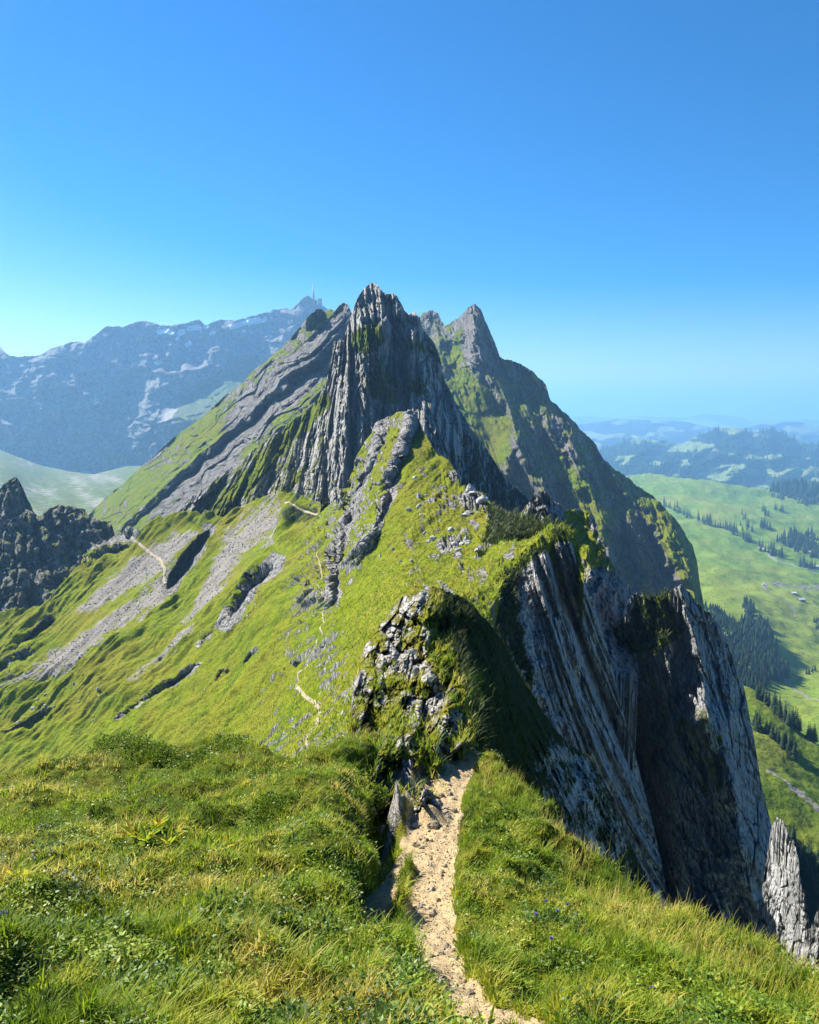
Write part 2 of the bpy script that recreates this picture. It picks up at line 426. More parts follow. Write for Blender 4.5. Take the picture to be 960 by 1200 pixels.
# nearer green spur lower right
spur_ctrl = [(px_, py_, d_ * .68) for px_, py_, d_ in [(800, 790, 820), (880, 812, 760), (960, 872, 700), (1150, 980, 640), (820, 900, 620), (900, 900, 640), (960, 950, 600), (900, 1050, 480), (1000, 1100, 470), (1200, 1150, 450), (820, 1050, 480)]]
def spur_mask(m, wx, wy, PX, PY, G, N):
    m['scree'] = np.maximum(m['scree'], .8 * (1 - sstep(1, 4, dline(wx, wy, [(900, 905), (925, 925), (945, 940), (975, 965)]))))
    m['scree'] = np.maximum(m['scree'], .5 * sstep(.35, .6, fbm(PX * .09, PY * .13, seed=71, o=4)))
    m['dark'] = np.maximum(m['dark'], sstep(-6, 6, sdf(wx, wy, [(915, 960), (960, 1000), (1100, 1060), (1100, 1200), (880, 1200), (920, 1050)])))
M_spur = terrain_mat('spur_pasture', .8, (.125, .18, .020), (.085, .14, .016), (.17, .17, .035), RK, RK2, dark=(.008, .018, .008), bump=.8, gb=.8)
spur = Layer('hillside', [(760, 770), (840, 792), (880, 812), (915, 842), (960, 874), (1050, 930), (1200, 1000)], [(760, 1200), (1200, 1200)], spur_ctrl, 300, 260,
             relief=lambda PX, PY, D, G: 6 * fbm(G[..., 0] / 50, G[..., 1] / 50, seed=31, o=5), masks=spur_mask, mat=M_spur, mode='normal', back=(200, .5), seed=4, skirt=60)

# ------------------------------------------------------------------ far left massif
sa_top = [(-200, 430), (-60, 425), (-20, 412), (0, 407), (6, 413), (12, 418), (40, 418), (60, 409), (85, 401), (100, 401), (115, 391), (124, 383), (133, 382), (145, 384), (158, 378), (168, 376), (178, 378), (188, 382), (215, 380), (228, 375),
          (233, 374), (240, 381), (258, 375), (275, 376), (300, 370), (325, 362), (337, 361), (340, 364), (348, 357), (355, 350), (361, 347), (368, 352), (374, 350), (376, 357), (390, 366), (420, 380), (470, 420), (520, 480)]
sa_ctrl = [(-200, 430, 4200), (0, 410, 4000), (170, 378, 4100), (360, 350, 4300), (500, 440, 4300), (-200, 560, 3750), (0, 540, 3640), (110, 560, 3600), (250, 540, 3680), (400, 520, 3800),
           (0, 470, 3800), (150, 470, 3820), (200, 500, 3560), (230, 450, 3800), (300, 420, 4080), (270, 480, 3640), (330, 390, 4180), (100, 430, 3920)]
def sa_rel(PX, PY, D, G):
    r = 70 * ridged(PX * .016 - PY * .010, PY * .018 + PX * .006, seed=51, o=6, gain=.5)
    r += 22 * saw((PY + PX * .25 + 16 * fbm(PX * .01, PY * .01, seed=52)) / 34, 3, .75)
    r += 30 * facets(PX * .03 + PY * .02, PY * .06, seed=3) + 14 * facets(PX * .09, PY * .14, seed=4)
    gq = sstep(-8, 10, sdf(PX + 6 * fbm(PX * .06, PY * .06, seed=58), PY, [(192, 495), (205, 470), (240, 448), (270, 425), (300, 418), (315, 430), (280, 470), (240, 500)]))
    r += gq * 6.5 * (PY - (560 - .40 * PX))
    return r * (1 - .6 * 0 * sstep(-20, 20, sdf(PX, PY, [(200, 465), (290, 418), (300, 440), (260, 480), (195, 500)])))
def sa_mask(m, wx, wy, PX, PY, G, N):
    m['rock'][:] = .85
    m['scree'] = .3 * sstep(.1, .5, fbm(PX * .012 - PY * .008, PY * .05 + PX * .012, seed=57, o=5, gain=.6))
    gl = sstep(-6, 6, sdf(wx, wy, [(192, 495), (205, 470), (240, 448), (270, 425), (300, 418), (310, 430), (270, 470), (235, 495)]))
    m['rock'] -= .75 * gl
    m['scree'] = np.maximum(m['scree'], .8 * sstep(-5, 5, sdf(wx, wy, [(190, 500), (192, 465), (205, 455), (215, 460), (212, 480)])))
    for pts, w in (([(186, 389), (194, 388), (202, 390)], 1.8), ([(211, 390), (214, 389)], 2.2), ([(222, 385), (228, 384), (233, 384)], 2.0), ([(240, 383), (242, 383)], 1.4), ([(219, 404), (222, 402)], 1.6), ([(247, 391), (251, 390)], 1.2), ([(207, 398), (209, 396)], 1.2),
                   ([(271, 383), (280, 381), (287, 378)], 1.8), ([(292, 378), (300, 376), (309, 374)], 2.3), ([(183, 426), (188, 424)], 1.6), ([(285, 388), (287, 388)], 1.2)):
        m['snow'] = np.maximum(m['snow'], 1 - sstep(w * 1.0, w * 2.2, dline(PX, PY, pts)))
santis = Layer('mountain', sa_top, [(-200, 575), (0, 565), (520, 575)], sa_ctrl, 700, 260, relief=sa_rel, masks=sa_mask, mat=M_far, back=(1500, .9), jag=1.6, jagf=.09, seed=5, warp=2, skirt=300)
# sunlit basin floor at its foot
bas_ctrl = [(-200, 540, 3700), (0, 525, 3720), (60, 545, 3620), (140, 545, 3620), (250, 560, 3500), (0, 560, 2300), (100, 600, 1700), (-200, 600, 1900), (0, 640, 1350), (160, 640, 1300), (200, 560, 2500)]
def bas_mask(m, wx, wy, PX, PY, G, N):
    m['scree'] = .42 + .3 * fbm(PX * .03 - PY * .02, PY * .05, seed=61)
    m['dark'] = .5 * sstep(.3, .5, fbm(PX * .2, PY * .3, seed=62))
M_bas = terrain_mat('basin_pasture', 2.0, (.10, .14, .02), (.07, .11, .02), (.15, .15, .04), RK, RK2, scree=(.27, .26, .21), bump=.8)
basin = Layer('valley_floor', [(-200, 520), (0, 527), (20, 535), (50, 546), (80, 552), (110, 556), (150, 546), (200, 546), (300, 560)], [(-200, 700), (300, 700)], bas_ctrl, 300, 120,
              relief=lambda PX, PY, D, G: 60 * ridged(PX * .02 - PY * .025, PY * .02, seed=63, o=6, gain=.6), masks=bas_mask, mat=M_bas, back=(200, .3), nb=4, seed=6)

# ------------------------------------------------------------------ mountain behind at the right
m1_top = [(470, 380), (488, 372), (497, 368), (506, 364), (514, 369), (521, 381), (528, 380), (540, 372), (549, 362), (557, 355), (563, 361), (569, 378), (577, 394), (586, 420), (596, 423), (612, 428), (620, 433), (630, 441), (640, 452), (645, 468),
          (656, 480), (668, 490), (684, 508), (698, 522), (708, 540), (722, 552), (742, 566), (760, 578), (778, 594), (796, 614), (806, 632), (812, 640), (817, 660), (821, 690), (827, 720), (840, 790)]
m1_ctrl = [(480, 380, 1560), (520, 384, 1450), (557, 358, 1310), (600, 425, 1260), (645, 470, 1190), (700, 525, 1120), (760, 580, 1040), (815, 645, 960), (840, 720, 900),
           (530, 440, 1270), (560, 430, 1240), (560, 500, 1140), (600, 500, 1150), (640, 560, 1050), (600, 600, 1060), (540, 560, 1080), (700, 620, 980), (740, 680, 900), (760, 640, 950), (800, 690, 890), (800, 760, 830), (600, 700, 970), (700, 740, 850), (790, 650, 935)]
def m1_rel(PX, PY, D, G):
    # peak buttress
    s = PX - (PY - 360) * .42
    r = 24 * ridged(s * .045, PY * .009, seed=81, o=5, gain=.6)
    r += 16 * saw((PX * .8 - PY * .75 + 14 * fbm(PX * .02, PY * .02, seed=82)) / 46, 5, .8)
    r += 14 * fbm(PX * .05, PY * .05, seed=83, o=5)
    r += 60 * np.exp(-(((PX - 556) / 16) ** 2)) * (1 - sstep(400, 440, PY))
    def spur(pts, wl, wr, h):
        ys = [p[1] for p in pts]; xc = np.interp(PY, ys, [p[0] for p in pts]) + 7 * fbm(PY * .03, 0 * PX + pts[0][0], seed=84, o=4)
        q = PX - xc; e = sstep(ys[0] - 10, ys[0] + 40, PY) * (1 - sstep(ys[-1] - 30, ys[-1] + 30, PY))
        return h * e * np.where(q < 0, np.clip(1 + q / wl, 0, 1), np.clip(1 - q / wr, 0, 1))
    r += spur([(530, 395), (575, 470), (606, 520), (628, 580), (640, 640)], 60, 26, 75)
    r += spur([(572, 430), (600, 470), (612, 520), (650, 600)], 20, 26, 40)
    r += spur([(640, 455), (662, 505), (672, 540), (700, 590), (712, 650), (722, 720)], 62, 24, 85)
    r += spur([(700, 530), (735, 590), (752, 650), (765, 720)], 36, 18, 50)
    r += spur([(770, 590), (797, 640), (812, 690), (815, 740)], 28, 14, 40)
    r += 15 * facets(PX * .035 - PY * .012, PY * .02 + PX * .006, seed=5) + 6 * facets(PX * .10, PY * .06, seed=6)
    sm = sstep(-10, 25, sdf(PX, PY, [(535, 430), (560, 460), (590, 480), (600, 510), (590, 550), (560, 540), (540, 490)]))
    r *= (1 - .75 * sm)
    dt = PY - curve(m1_top, PX) + 12 * fbm(PX * .03, PY * .03, seed=85, o=4)
    bw = 58 + 36 * noise(PX * .035, 0 * PX, seed=86)
    r -= 30 * (1 - np.clip(dt / bw, 0, 1)) * sstep(590, 615, PX) * (1 - sstep(745, 790, PX) * .6)
    qq = sstep(-8, 10, sdf(PX + 9 * fbm(PX * .05, PY * .05, seed=87), PY, [(738, 560), (780, 588), (815, 634), (840, 700), (850, 780), (822, 780), (803, 690), (768, 628)]))
    r += qq * 1.9 * np.clip(PY - curve(m1_top, PX), 0, 90)
    for pl, cy, a in (([(520, 400), (545, 400), (575, 440), (600, 480), (610, 520), (600, 560), (560, 560), (525, 480)], 490, .9),
                      ([(636, 505), (664, 540), (700, 575), (722, 610), (716, 650), (690, 625), (655, 575)], 575, 1.0), ([(610, 560), (640, 585), (655, 620), (640, 640), (610, 600)], 600, 1.0),
                      ([(765, 590), (800, 620), (825, 655), (815, 700), (795, 670), (770, 625)], 640, .8)):
        q = sstep(-10, 12, sdf(PX + 8 * fbm(PX * .05, PY * .05, seed=87), PY + 8 * fbm(PX * .05, PY * .05, seed=88), pl)); r += q * a * (PY - cy)
    return r
def m1_mask(m, wx, wy, PX, PY, G, N):
    gl = sstep(-5, 6, sdf(wx, wy, [(520, 400), (535, 385), (548, 385), (545, 410), (540, 430), (565, 455), (592, 478), (602, 505), (592, 545), (560, 560), (530, 480)]))
    m['rock'] *= 1 - gl
    gl = sstep(-5, 6, sdf(wx, wy, [(636, 505), (664, 540), (700, 575), (722, 610), (716, 650), (690, 625), (655, 575)]))
    m['rock'] *= 1 - .8 * gl
    gl = sstep(-5, 6, sdf(wx, wy, [(738, 560), (780, 588), (815, 634), (840, 700), (850, 780), (822, 780), (803, 690), (768, 628)]))
    m['rock'] *= 1 - .8 * gl
    m['rock'] = np.maximum(m['rock'], .9 * sstep(-3, 3, sdf(wx, wy, [(538, 400), (549, 362), (557, 350), (570, 380), (586, 430), (570, 438), (545, 425)])))
    m['scree'] = np.maximum(m['scree'], .7 * (1 - sstep(3, 8, dline(wx, wy, [(648, 490), (658, 515), (672, 535)]))))
mtn = Layer('mountain', m1_top, [(470, 640), (600, 760), (850, 860)], m1_ctrl, 520, 420, relief=m1_rel, masks=m1_mask, mat=M_mid, back=(250, 1.4), jag=3, jagf=.06, rockslope=(.46, .68), seed=8, skirt=250)

# ------------------------------------------------------------------ layered ridge left of the towers
m3_top = [(80, 640), (100, 608), (115, 592), (135, 575), (160, 553), (185, 530), (205, 512), (240, 487), (262, 466), (285, 448), (300, 432), (318, 418), (335, 402), (350, 386), (362, 370), (372, 361), (380, 365), (387, 362), (392, 366), (397, 358), (402, 355), (408, 358), (414, 372), (430, 400), (460, 420)]
m3_ctrl = [(100, 608, 1000), (160, 553, 1050), (240, 487, 1000), (300, 432, 950), (372, 361, 900), (405, 357, 900), (440, 400, 900), (380, 450, 760), (300, 520, 720), (240, 560, 700), (180, 600, 680), (120, 640, 700),
           (330, 560, 560), (250, 610, 560), (180, 640, 560), (400, 560, 560), (360, 420, 830), (220, 530, 850)]
def m3_c(PX, PY):   # coordinate across the strata: 0 at the skyline, growing to the lower right
    return ((PX - 372) * .66 + (PY - 361) * .75) / 1.0
def m3_rel(PX, PY, D, G):
    c = m3_c(PX, PY) + 9 * fbm(PX * .018, PY * .018, seed=91, o=3)
    r = -62 * saw(c / 42 + .08, 7, .22) - 16 * saw(c / 15, 9, .25)
    al = PX * .7 - PY * .7
    r += 9 * facets(c * .06, al * .018, seed=7) + 5 * facets(c * .16, al * .06, seed=8)
    r += 10 * ridged(c * .03, al * .012, seed=92, o=5) + 6 * fbm(PX * .07, PY * .07, seed=93, o=4)
    return r
def m3_mask(m, wx, wy, PX, PY, G, N):
    c = m3_c(wx, wy)
    z = sstep(16, 24, c) * (1 - sstep(60, 78, c)) * sstep(240, 280, PX)
    m['rock'] = np.maximum(m['rock'], .8 * z)
    z = sstep(36, 44, c) * (1 - sstep(74, 86, c)) * sstep(150, 200, PX) * (1 - sstep(270, 300, PX))
    m['rock'] = np.maximum(m['rock'], .75 * z)
    m['rock'] = np.maximum(m['rock'], .7 * sstep(395, 410, PX))
strata = Layer('mountain_ridge', m3_top, [(80, 700), (250, 680), (460, 640)], m3_ctrl, 520, 420, relief=m3_rel, masks=m3_mask, mat=M_mid, back=(300, .9), jag=1.6, jagf=.09, rockslope=(.56, .72), seed=9, skirt=150)

# dark crag at the left edge
cr_top = [(-120, 590), (-40, 580), (0, 574), (8, 565), (18, 559), (24, 566), (32, 585), (40, 600), (46, 607), (56, 598), (68, 592), (85, 594), (100, 598), (106, 606), (118, 612), (130, 612), (134, 625), (140, 650), (150, 700)]
def cr_rel(PX, PY, D, G):
    return 9 * facets(PX * .05, PY * .03, seed=9) + 4 * facets(PX * .13, PY * .09, seed=10) + 8 * ridged(PX * .03 - PY * .01, PY * .016, seed=101, o=3) + 5 * saw((PY + .35 * PX + 14 * fbm(PX*.02, PY*.02, seed=9)) / 37, 2, .8) + 5 * fbm(PX * .1, PY * .1, seed=102)
crag = Layer('crag', cr_top, [(-120, 800), (150, 800)], [(-120, 600, 560), (0, 570, 540), (60, 600, 520), (130, 615, 500), (-100, 760, 470), (0, 740, 450), (100, 720, 455), (150, 700, 460)], 280, 260,
             relief=cr_rel, masks=lambda m, *a: m['rock'].__setitem__(slice(None), np.maximum(m['rock'], .45)), mat=M_mid, back=(80, 1.2), jag=2.4, jagf=.08, rockslope=(.45, .7), seed=10, skirt=60)

# ------------------------------------------------------------------ the towers
t_top = [(215, 590), (240, 572), (262, 556), (285, 538), (305, 522), (325, 508), (345, 492), (360, 482), (372, 470), (380, 452), (385, 436), (388, 412), (391, 401), (398, 399), (403, 400), (407, 384), (411, 374), (414, 364), (417, 354), (421, 346), (427, 339), (433, 334), (437, 331), (441, 333), (446, 340),
         (452, 345), (458, 344), (464, 346), (469, 354), (474, 364), (480, 368), (487, 366), (491, 372), (495, 384), (502, 394), (509, 402), (514, 414), (518, 430), (520, 444), (528, 460), (536, 476), (548, 496), (562, 516), (576, 534), (588, 556), (604, 572), (622, 588), (640, 600)]
t_bot = [(215, 640), (330, 640), (400, 660), (520, 700), (640, 690)]
t_ctrl = [(215, 600, 445), (300, 530, 475), (372, 470, 480), (395, 400, 470), (437, 335, 480), (487, 370, 470), (520, 445, 460), (560, 515, 440), (600, 570, 420), (640, 600, 400),
          (250, 620, 402), (335, 585, 388), (300, 560, 425), (390, 560, 395), (400, 480, 425), (440, 450, 415), (440, 560, 370), (480, 520, 375), (480, 440, 425), (530, 520, 385), (540, 600, 330), (420, 640, 330), (600, 640, 330), (440, 380, 452)]
def t_rel(PX, PY, D, G):
    # flutes converge slightly to the top and fan out to the lower left
    fan = sstep(430, 620, PY) * np.clip(420 - PX, 0, 200) * .55
    s = PX + fan - (PY - 480) * .07 + 3.2 * fbm(PX * .02, PY * .02, seed=111)
    lf = sstep(425, 395, PX)
    s2 = (1 - lf) * (PX - (PY - 480) * .07) + lf * (415 + (PX - 415) * 250 / np.maximum(PY - 290, 60)) + 2.0 * fbm(PX * .03, PY * .02, seed=110)
    r = 15 * ridged(s2 * .030, PY * .004, seed=112, o=2) + (6 - 2 * lf) * ridged(s2 * .085, PY * .008, seed=113, o=3, gain=.62) + 1.4 * ridged(s2 * .33, PY * .02, seed=118, o=2) + 9 * facets(s2 * .085, PY * .014 + s2 * .01, seed=11) + 4.5 * facets(s2 * .2, PY * .045, seed=12) + 1.8 * facets(s2 * .45, PY * .14, seed=13) + lf * 3 * fbm(PX * .05, PY * .05, seed=119, o=4)
    r += (1 - .9 * lf) * 4.5 * saw((PY + 8 * fbm(PX * .05, PY * .02, seed=114)) / 27, 4, .8) * sstep(.0, .35, noise(PX * .03, PY * .03, seed=115) + .1)
    r += 2.2 * fbm(PX * .12, PY * .07, seed=116, o=4)
    # separate tower tops
    for (cx, cy, w, h, a) in ((433, 375, 20, 60, 9), (400, 440, 10, 50, 9), (397, 500, 12, 90, 8), (487, 400, 10, 40, 8), (510, 440, 9, 50, 7), (500, 530, 8, 60, 14), (517, 535, 8, 60, 14)):
        r += a * np.exp(-((PX - cx) / w) ** 4) * np.exp(-((PY - cy) / h) ** 4)
    r -= 16 * np.exp(-((PX - 466 - (PY - 380) * .12) / 5.5) ** 2) * sstep(360, 400, PY)
    r -= 14 * np.exp(-((PX - 388 + (PY - 500) * .10) / 4.0) ** 2) * sstep(430, 470, PY)
    return r
def t_mask(m, wx, wy, PX, PY, G, N):
    m['rock'] = np.maximum(m['rock'], .62 * sstep(365, 400, PX) * (1 - sstep(545, 580, PX)))
    for poly, v in (([(412, 392), (430, 380), (444, 385), (446, 400), (430, 415), (414, 410)], .9), ([(424, 440), (450, 420), (470, 450), (462, 475), (430, 470)], .55), ([(470, 395), (500, 398), (505, 412), (475, 415)], .6), ([(478, 444), (505, 448), (500, 462), (480, 458)], .7)):
        q = v * sstep(-6, 6, sdf(wx, wy, poly)); m['rock'] -= q; m['dark'] = np.maximum(m['dark'], .45 * q)
    m['rock'] = np.maximum(m['rock'], (.48 + .5 * fbm(PX * .06, PY * .03, seed=117, o=4)) * (1 - sstep(360, 380, PX)))
    # grass tongues at lower left
    for pl, w in (([(380, 470), (330, 520), (270, 585), (235, 620)], 10), ([(360, 545), (345, 560), (330, 590)], 3)):
        m['rock'] -= .9 * (1 - sstep(w * .6, w * 1.4, dline(wx, wy, pl)))
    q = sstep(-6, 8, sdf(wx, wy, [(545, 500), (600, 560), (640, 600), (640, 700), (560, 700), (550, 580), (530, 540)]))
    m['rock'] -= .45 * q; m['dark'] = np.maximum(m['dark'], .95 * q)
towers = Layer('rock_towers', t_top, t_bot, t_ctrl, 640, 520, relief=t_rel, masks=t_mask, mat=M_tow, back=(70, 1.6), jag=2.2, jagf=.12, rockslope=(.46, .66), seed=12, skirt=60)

# ------------------------------------------------------------------ the long green flank with its ridge
f_top = [(-200, 800), (-100, 770), (0, 727), (20, 716), (40, 708), (60, 704), (64, 690), (78, 676), (96, 664), (106, 642), (118, 634), (136, 632), (150, 622), (168, 625), (182, 615), (205, 608), (230, 600), (240, 602), (262, 606), (280, 596), (300, 588), (318, 583), (335, 580), (352, 584), (372, 588), (385, 585),
         (394, 592), (402, 580), (410, 562), (420, 545), (430, 528), (440, 515), (447, 502), (458, 492), (470, 486), (480, 483), (487, 486), (492, 494), (498, 510), (506, 524), (516, 534), (530, 545), (538, 566), (548, 575), (562, 577), (574, 590), (588, 602), (606, 610), (622, 616), (640, 619), (656, 617), (668, 622), (676, 640), (684, 670)]
f_ctrl = [(-150, 800, 330), (-150, 940, 240), (0, 740, 330), (184, 861, 205), (179, 610, 400), (0, 900, 235), (80, 665, 390), (330, 585, 335), (380, 600, 290), (300, 700, 262), (380, 700, 180), (300, 820, 160), (380, 800, 108),
          (350, 900, 80), (420, 870, 45), (430, 800, 66), (460, 700, 112), (440, 620, 185), (430, 540, 265), (480, 560, 205), (530, 552, 205), (560, 600, 165), (560, 660, 112), (640, 621, 106), (600, 660, 98), (600, 640, 108), (580, 700, 84), (480, 488, 262), (540, 740, 66), (600, 612, 140), (670, 640, 104), (620, 720, 84), (240, 640, 345), (100, 780, 285)]
def scarp(PX, PY, a, b, w, h, seed=0):
    """ledge: lens-shaped cut from a to b (px), w px wide, h metres deep, sharp on the upper left side"""
    ax, ay = a; bx, by = b; L = math.hypot(bx - ax, by - ay); tx, ty = (bx - ax) / L, (by - ay) / L
    t = ((PX - ax) * tx + (PY - ay) * ty) / L; n = -(PX - ax) * ty + (PY - ay) * tx + 2.0 * fbm(PX * .09, PY * .09, seed=seed + 5)
    env = np.sqrt(np.clip(4 * t * (1 - t), 0, 1)); ww = w * env + 1e-3
    q = n / ww
    return -h * env * sstep(-1.15, -.75, q) * (1 - sstep(-.2, 1.2, q))
def f_rel(PX, PY, D, G):
    sc_ = D / F
    al = (PX * .72 - PY * .69)  # up-right along the fall lines
    ac = (PX * .69 + PY * .72)  # across
    w = sstep(560, 380, PX)
    u = D / 300
    r = u * (3.2 * ridged(ac * .035, al * .0045, seed=121, o=4, gain=.6) + 2.0 * fbm(PX * .012, PY * .012, seed=122, o=2)) * (.35 + .65 * w)
    r += u * .8 * fbm(ac * .12, al * .03, seed=124, o=4)
    r += u * 1.1 * ridged(ac * .11, al * .007, seed=131, o=3) * w
    r += (.95 - .5 * w) * fbm(G[..., 0] / 9, G[..., 1] / 9, G[..., 2] / 9, seed=123, o=5, gain=.6) * np.clip(D / 130, .3, 1.2)
    r2 = 0
    # ledges and overhangs, from photo positions
    for a, b, ww, h, sd in (((197, 690), (246, 622), 9, 16, 1), ((268, 732), (330, 664), 13, 15, 2), ((272, 724), (235, 760), 5, 4, 3), ((140, 848), (236, 778), 5, 5, 4), ((-10, 800), (40, 765), 8, 8, 5), ((18, 765), (60, 725), 5, 7, 6),
                            ((286, 780), (312, 765), 7, 4, 7), ((252, 800), (268, 785), 4, 3, 8), ((335, 790), (352, 776), 4, 2, 9), ((0, 865), (60, 830), 3, 2, 9), ((110, 640), (160, 628), 7, 10, 10), ((100, 660), (150, 640), 5, 7, 10),
                            ((366, 712), (352, 740), 3, 1, 3)):
        r2 += 1.5 * scarp(PX, PY, a, b, ww, h, sd)
    # rock rib left of the ridge: raised to its right
    rib = [(392, 712), (390, 680), (396, 640), (412, 600), (425, 570), (440, 535), (452, 505)]
    xr = np.interp(PY, [505, 535, 570, 600, 640, 680, 712], [452, 440, 425, 412, 396, 390, 392]) + 5 * noise(PY * .018, PX * .0 + 1, seed=7)
    r2 += (13 + 5 * facets(PX * .12, PY * .035, seed=14)) * (1 - sstep(-6, 7, PX - xr)) * sstep(-60, -3, PX - xr) * (1 - sstep(695, 722, PY)) * sstep(490, 525, PY)
    xr2 = np.interp(PY, [500, 540, 580, 620, 660], [482, 468, 455, 440, 425]) + 5 * noise(PY * .02, PX * 0 + 2, seed=8)
    r2 += (12 + 5 * facets(PX * .12, PY * .035, seed=15)) * (1 - sstep(-6, 7, PX - xr2)) * sstep(-45, -3, PX - xr2) * (1 - sstep(640, 670, PY))
    # broken rock on the crest
    cl = sstep(.05, .4, fbm(PX * .035, PY * .035, seed=127)) * sstep(430, 480, PX) 
    r += cl * .6 * ridged(PX * .11, PY * .07, seed=128, o=4, gain=.65)
    for cx, cy, a in ((548, 588, 5), (562, 592, 4), (532, 640, 2.5), (545, 628, 2), (570, 640, 2), (520, 640, 2), (505, 592, 3), (530, 560, 4)):
        q = np.exp(-(((PX - cx) / 11) ** 2 + ((PY - cy) / 9) ** 2))
        r += q * a * .35 * (.4 + ridged(PX * .16, PY * .12, seed=129, o=3))
    q = np.maximum(0, sstep(-12, 6, sdf(PX, PY, [(335, 582), (300, 590), (258, 634), (232, 700), (205, 735), (250, 705), (322, 640)])))
    q = np.maximum(q, sstep(-12, 6, sdf(PX, PY, [(245, 622), (205, 618), (130, 672), (30, 780), (60, 785), (165, 728), (215, 680)])))
    r = r * (1 - .75 * q)
    return r, r2
def f_mask(m, wx, wy, PX, PY, G, N):
    def pm(poly, k, v=1.0, s=3): m[k] = np.maximum(m[k], v * sstep(-s, s, sdf(wx, wy, poly)))
    # scree tongues
    pm([(335, 582), (318, 583), (275, 606), (258, 634), (250, 668), (232, 700), (205, 735), (250, 705), (285, 665), (322, 640), (335, 600)], 'scree', 1.0, 12)
    pm([(238, 622), (205, 622), (180, 640), (130, 676), (100, 705), (80, 722), (110, 718), (160, 690), (205, 660)], 'scree', 1.0, 12)
    pm([(245, 625), (190, 672), (160, 700), (110, 735), (60, 760), (30, 790), (60, 780), (120, 750), (165, 728), (205, 690)], 'scree', .95, 13)
    pm([(228, 730), (210, 745), (190, 760), (160, 785), (130, 815), (90, 850), (130, 825), (165, 800), (200, 770), (232, 745)], 'scree', .85, 14)
    pm([(150, 745), (100, 770), (60, 795), (0, 812), (0, 800), (60, 770), (110, 745)], 'scree', .8, 12)
    st_ = .62 + .75 * fbm((PX * .69 + PY * .72) * .07, (PX * .72 - PY * .69) * .008, seed=135, o=4, gain=.6) + .24
    m['scree'] *= st_
    # rocks
    for a, b, w in (((197, 690), (246, 622), 9), ((268, 732), (330, 664), 12), ((272, 724), (235, 760), 3), ((140, 848), (236, 778), 3), ((110, 640), (160, 628), 7)):
        m['rock'] = np.maximum(m['rock'], .9 * (1 - sstep(w * .5, w * 1.3, dline(wx, wy, [a, b]))))
    xr = np.interp(PY, [505, 535, 570, 600, 640, 680, 712], [452, 440, 425, 412, 396, 390, 392])
    m['rock'] = np.maximum(m['rock'], .85 * (1 - sstep(5, 11, np.abs(wx - xr - 1))) * (1 - sstep(700, 725, PY)))
    xr2 = np.interp(PY, [500, 540, 580, 620, 660], [482, 468, 455, 440, 425])
    m['rock'] = np.maximum(m['rock'], .85 * (1 - sstep(5, 11, np.abs(wx - xr2 - 1))) * (1 - sstep(640, 665, PY)))
    crest = sstep(440, 490, PX) * sstep(.12, .5, fbm(PX * .05, PY * .05, seed=127, o=5, gain=.6) + .08)
    m['rock'] = np.maximum(m['rock'], .62 * crest)
    for cx, cy, w in ((548, 588, 15), (562, 592, 10), (532, 640, 10), (545, 628, 7), (575, 640, 9), (520, 645, 9), (505, 590, 8), (530, 560, 9), (560, 655, 7), (480, 500, 12)):
        m['rock'] = np.maximum(m['rock'], .8 * np.exp(-(((wx - cx) / w) ** 2 + ((wy - cy) / (w * .9)) ** 2)))
    pm([(575, 598), (600, 606), (622, 612), (640, 618), (615, 628), (590, 640), (572, 640), (575, 620)], 'dark', .9, 5)
    pm([(330, 600), (372, 592), (375, 610), (350, 615), (330, 615)], 'dark', .6, 5)
    m['dark'] = np.maximum(m['dark'], .42 * sstep(.2, .5, fbm(PX * .04, PY * .04, seed=130, o=4)) * sstep(380, 440, PX))
    m['dry'] = .35 * sstep(380, 500, PX) + .25 * sstep(0, .5, fbm(PX * .015, PY * .015, seed=132))
flank = Layer('mountain_slope', f_top, [(-200, 980), (0, 960), (300, 960), (430, 930), (520, 850), (545, 775), (562, 735), (580, 705), (592, 680), (606, 665), (628, 648), (650, 634), (668, 640), (676, 655), (684, 682)], f_ctrl, 1000, 560, relief=f_rel, masks=f_mask, mat=M_flank, mode='normal', back=(60, 1.7), nb=12, jag=1.8, jagf=.1, rockslope=(.16, .34), seed=14, skirt=6, edge_round=0, warp=2)

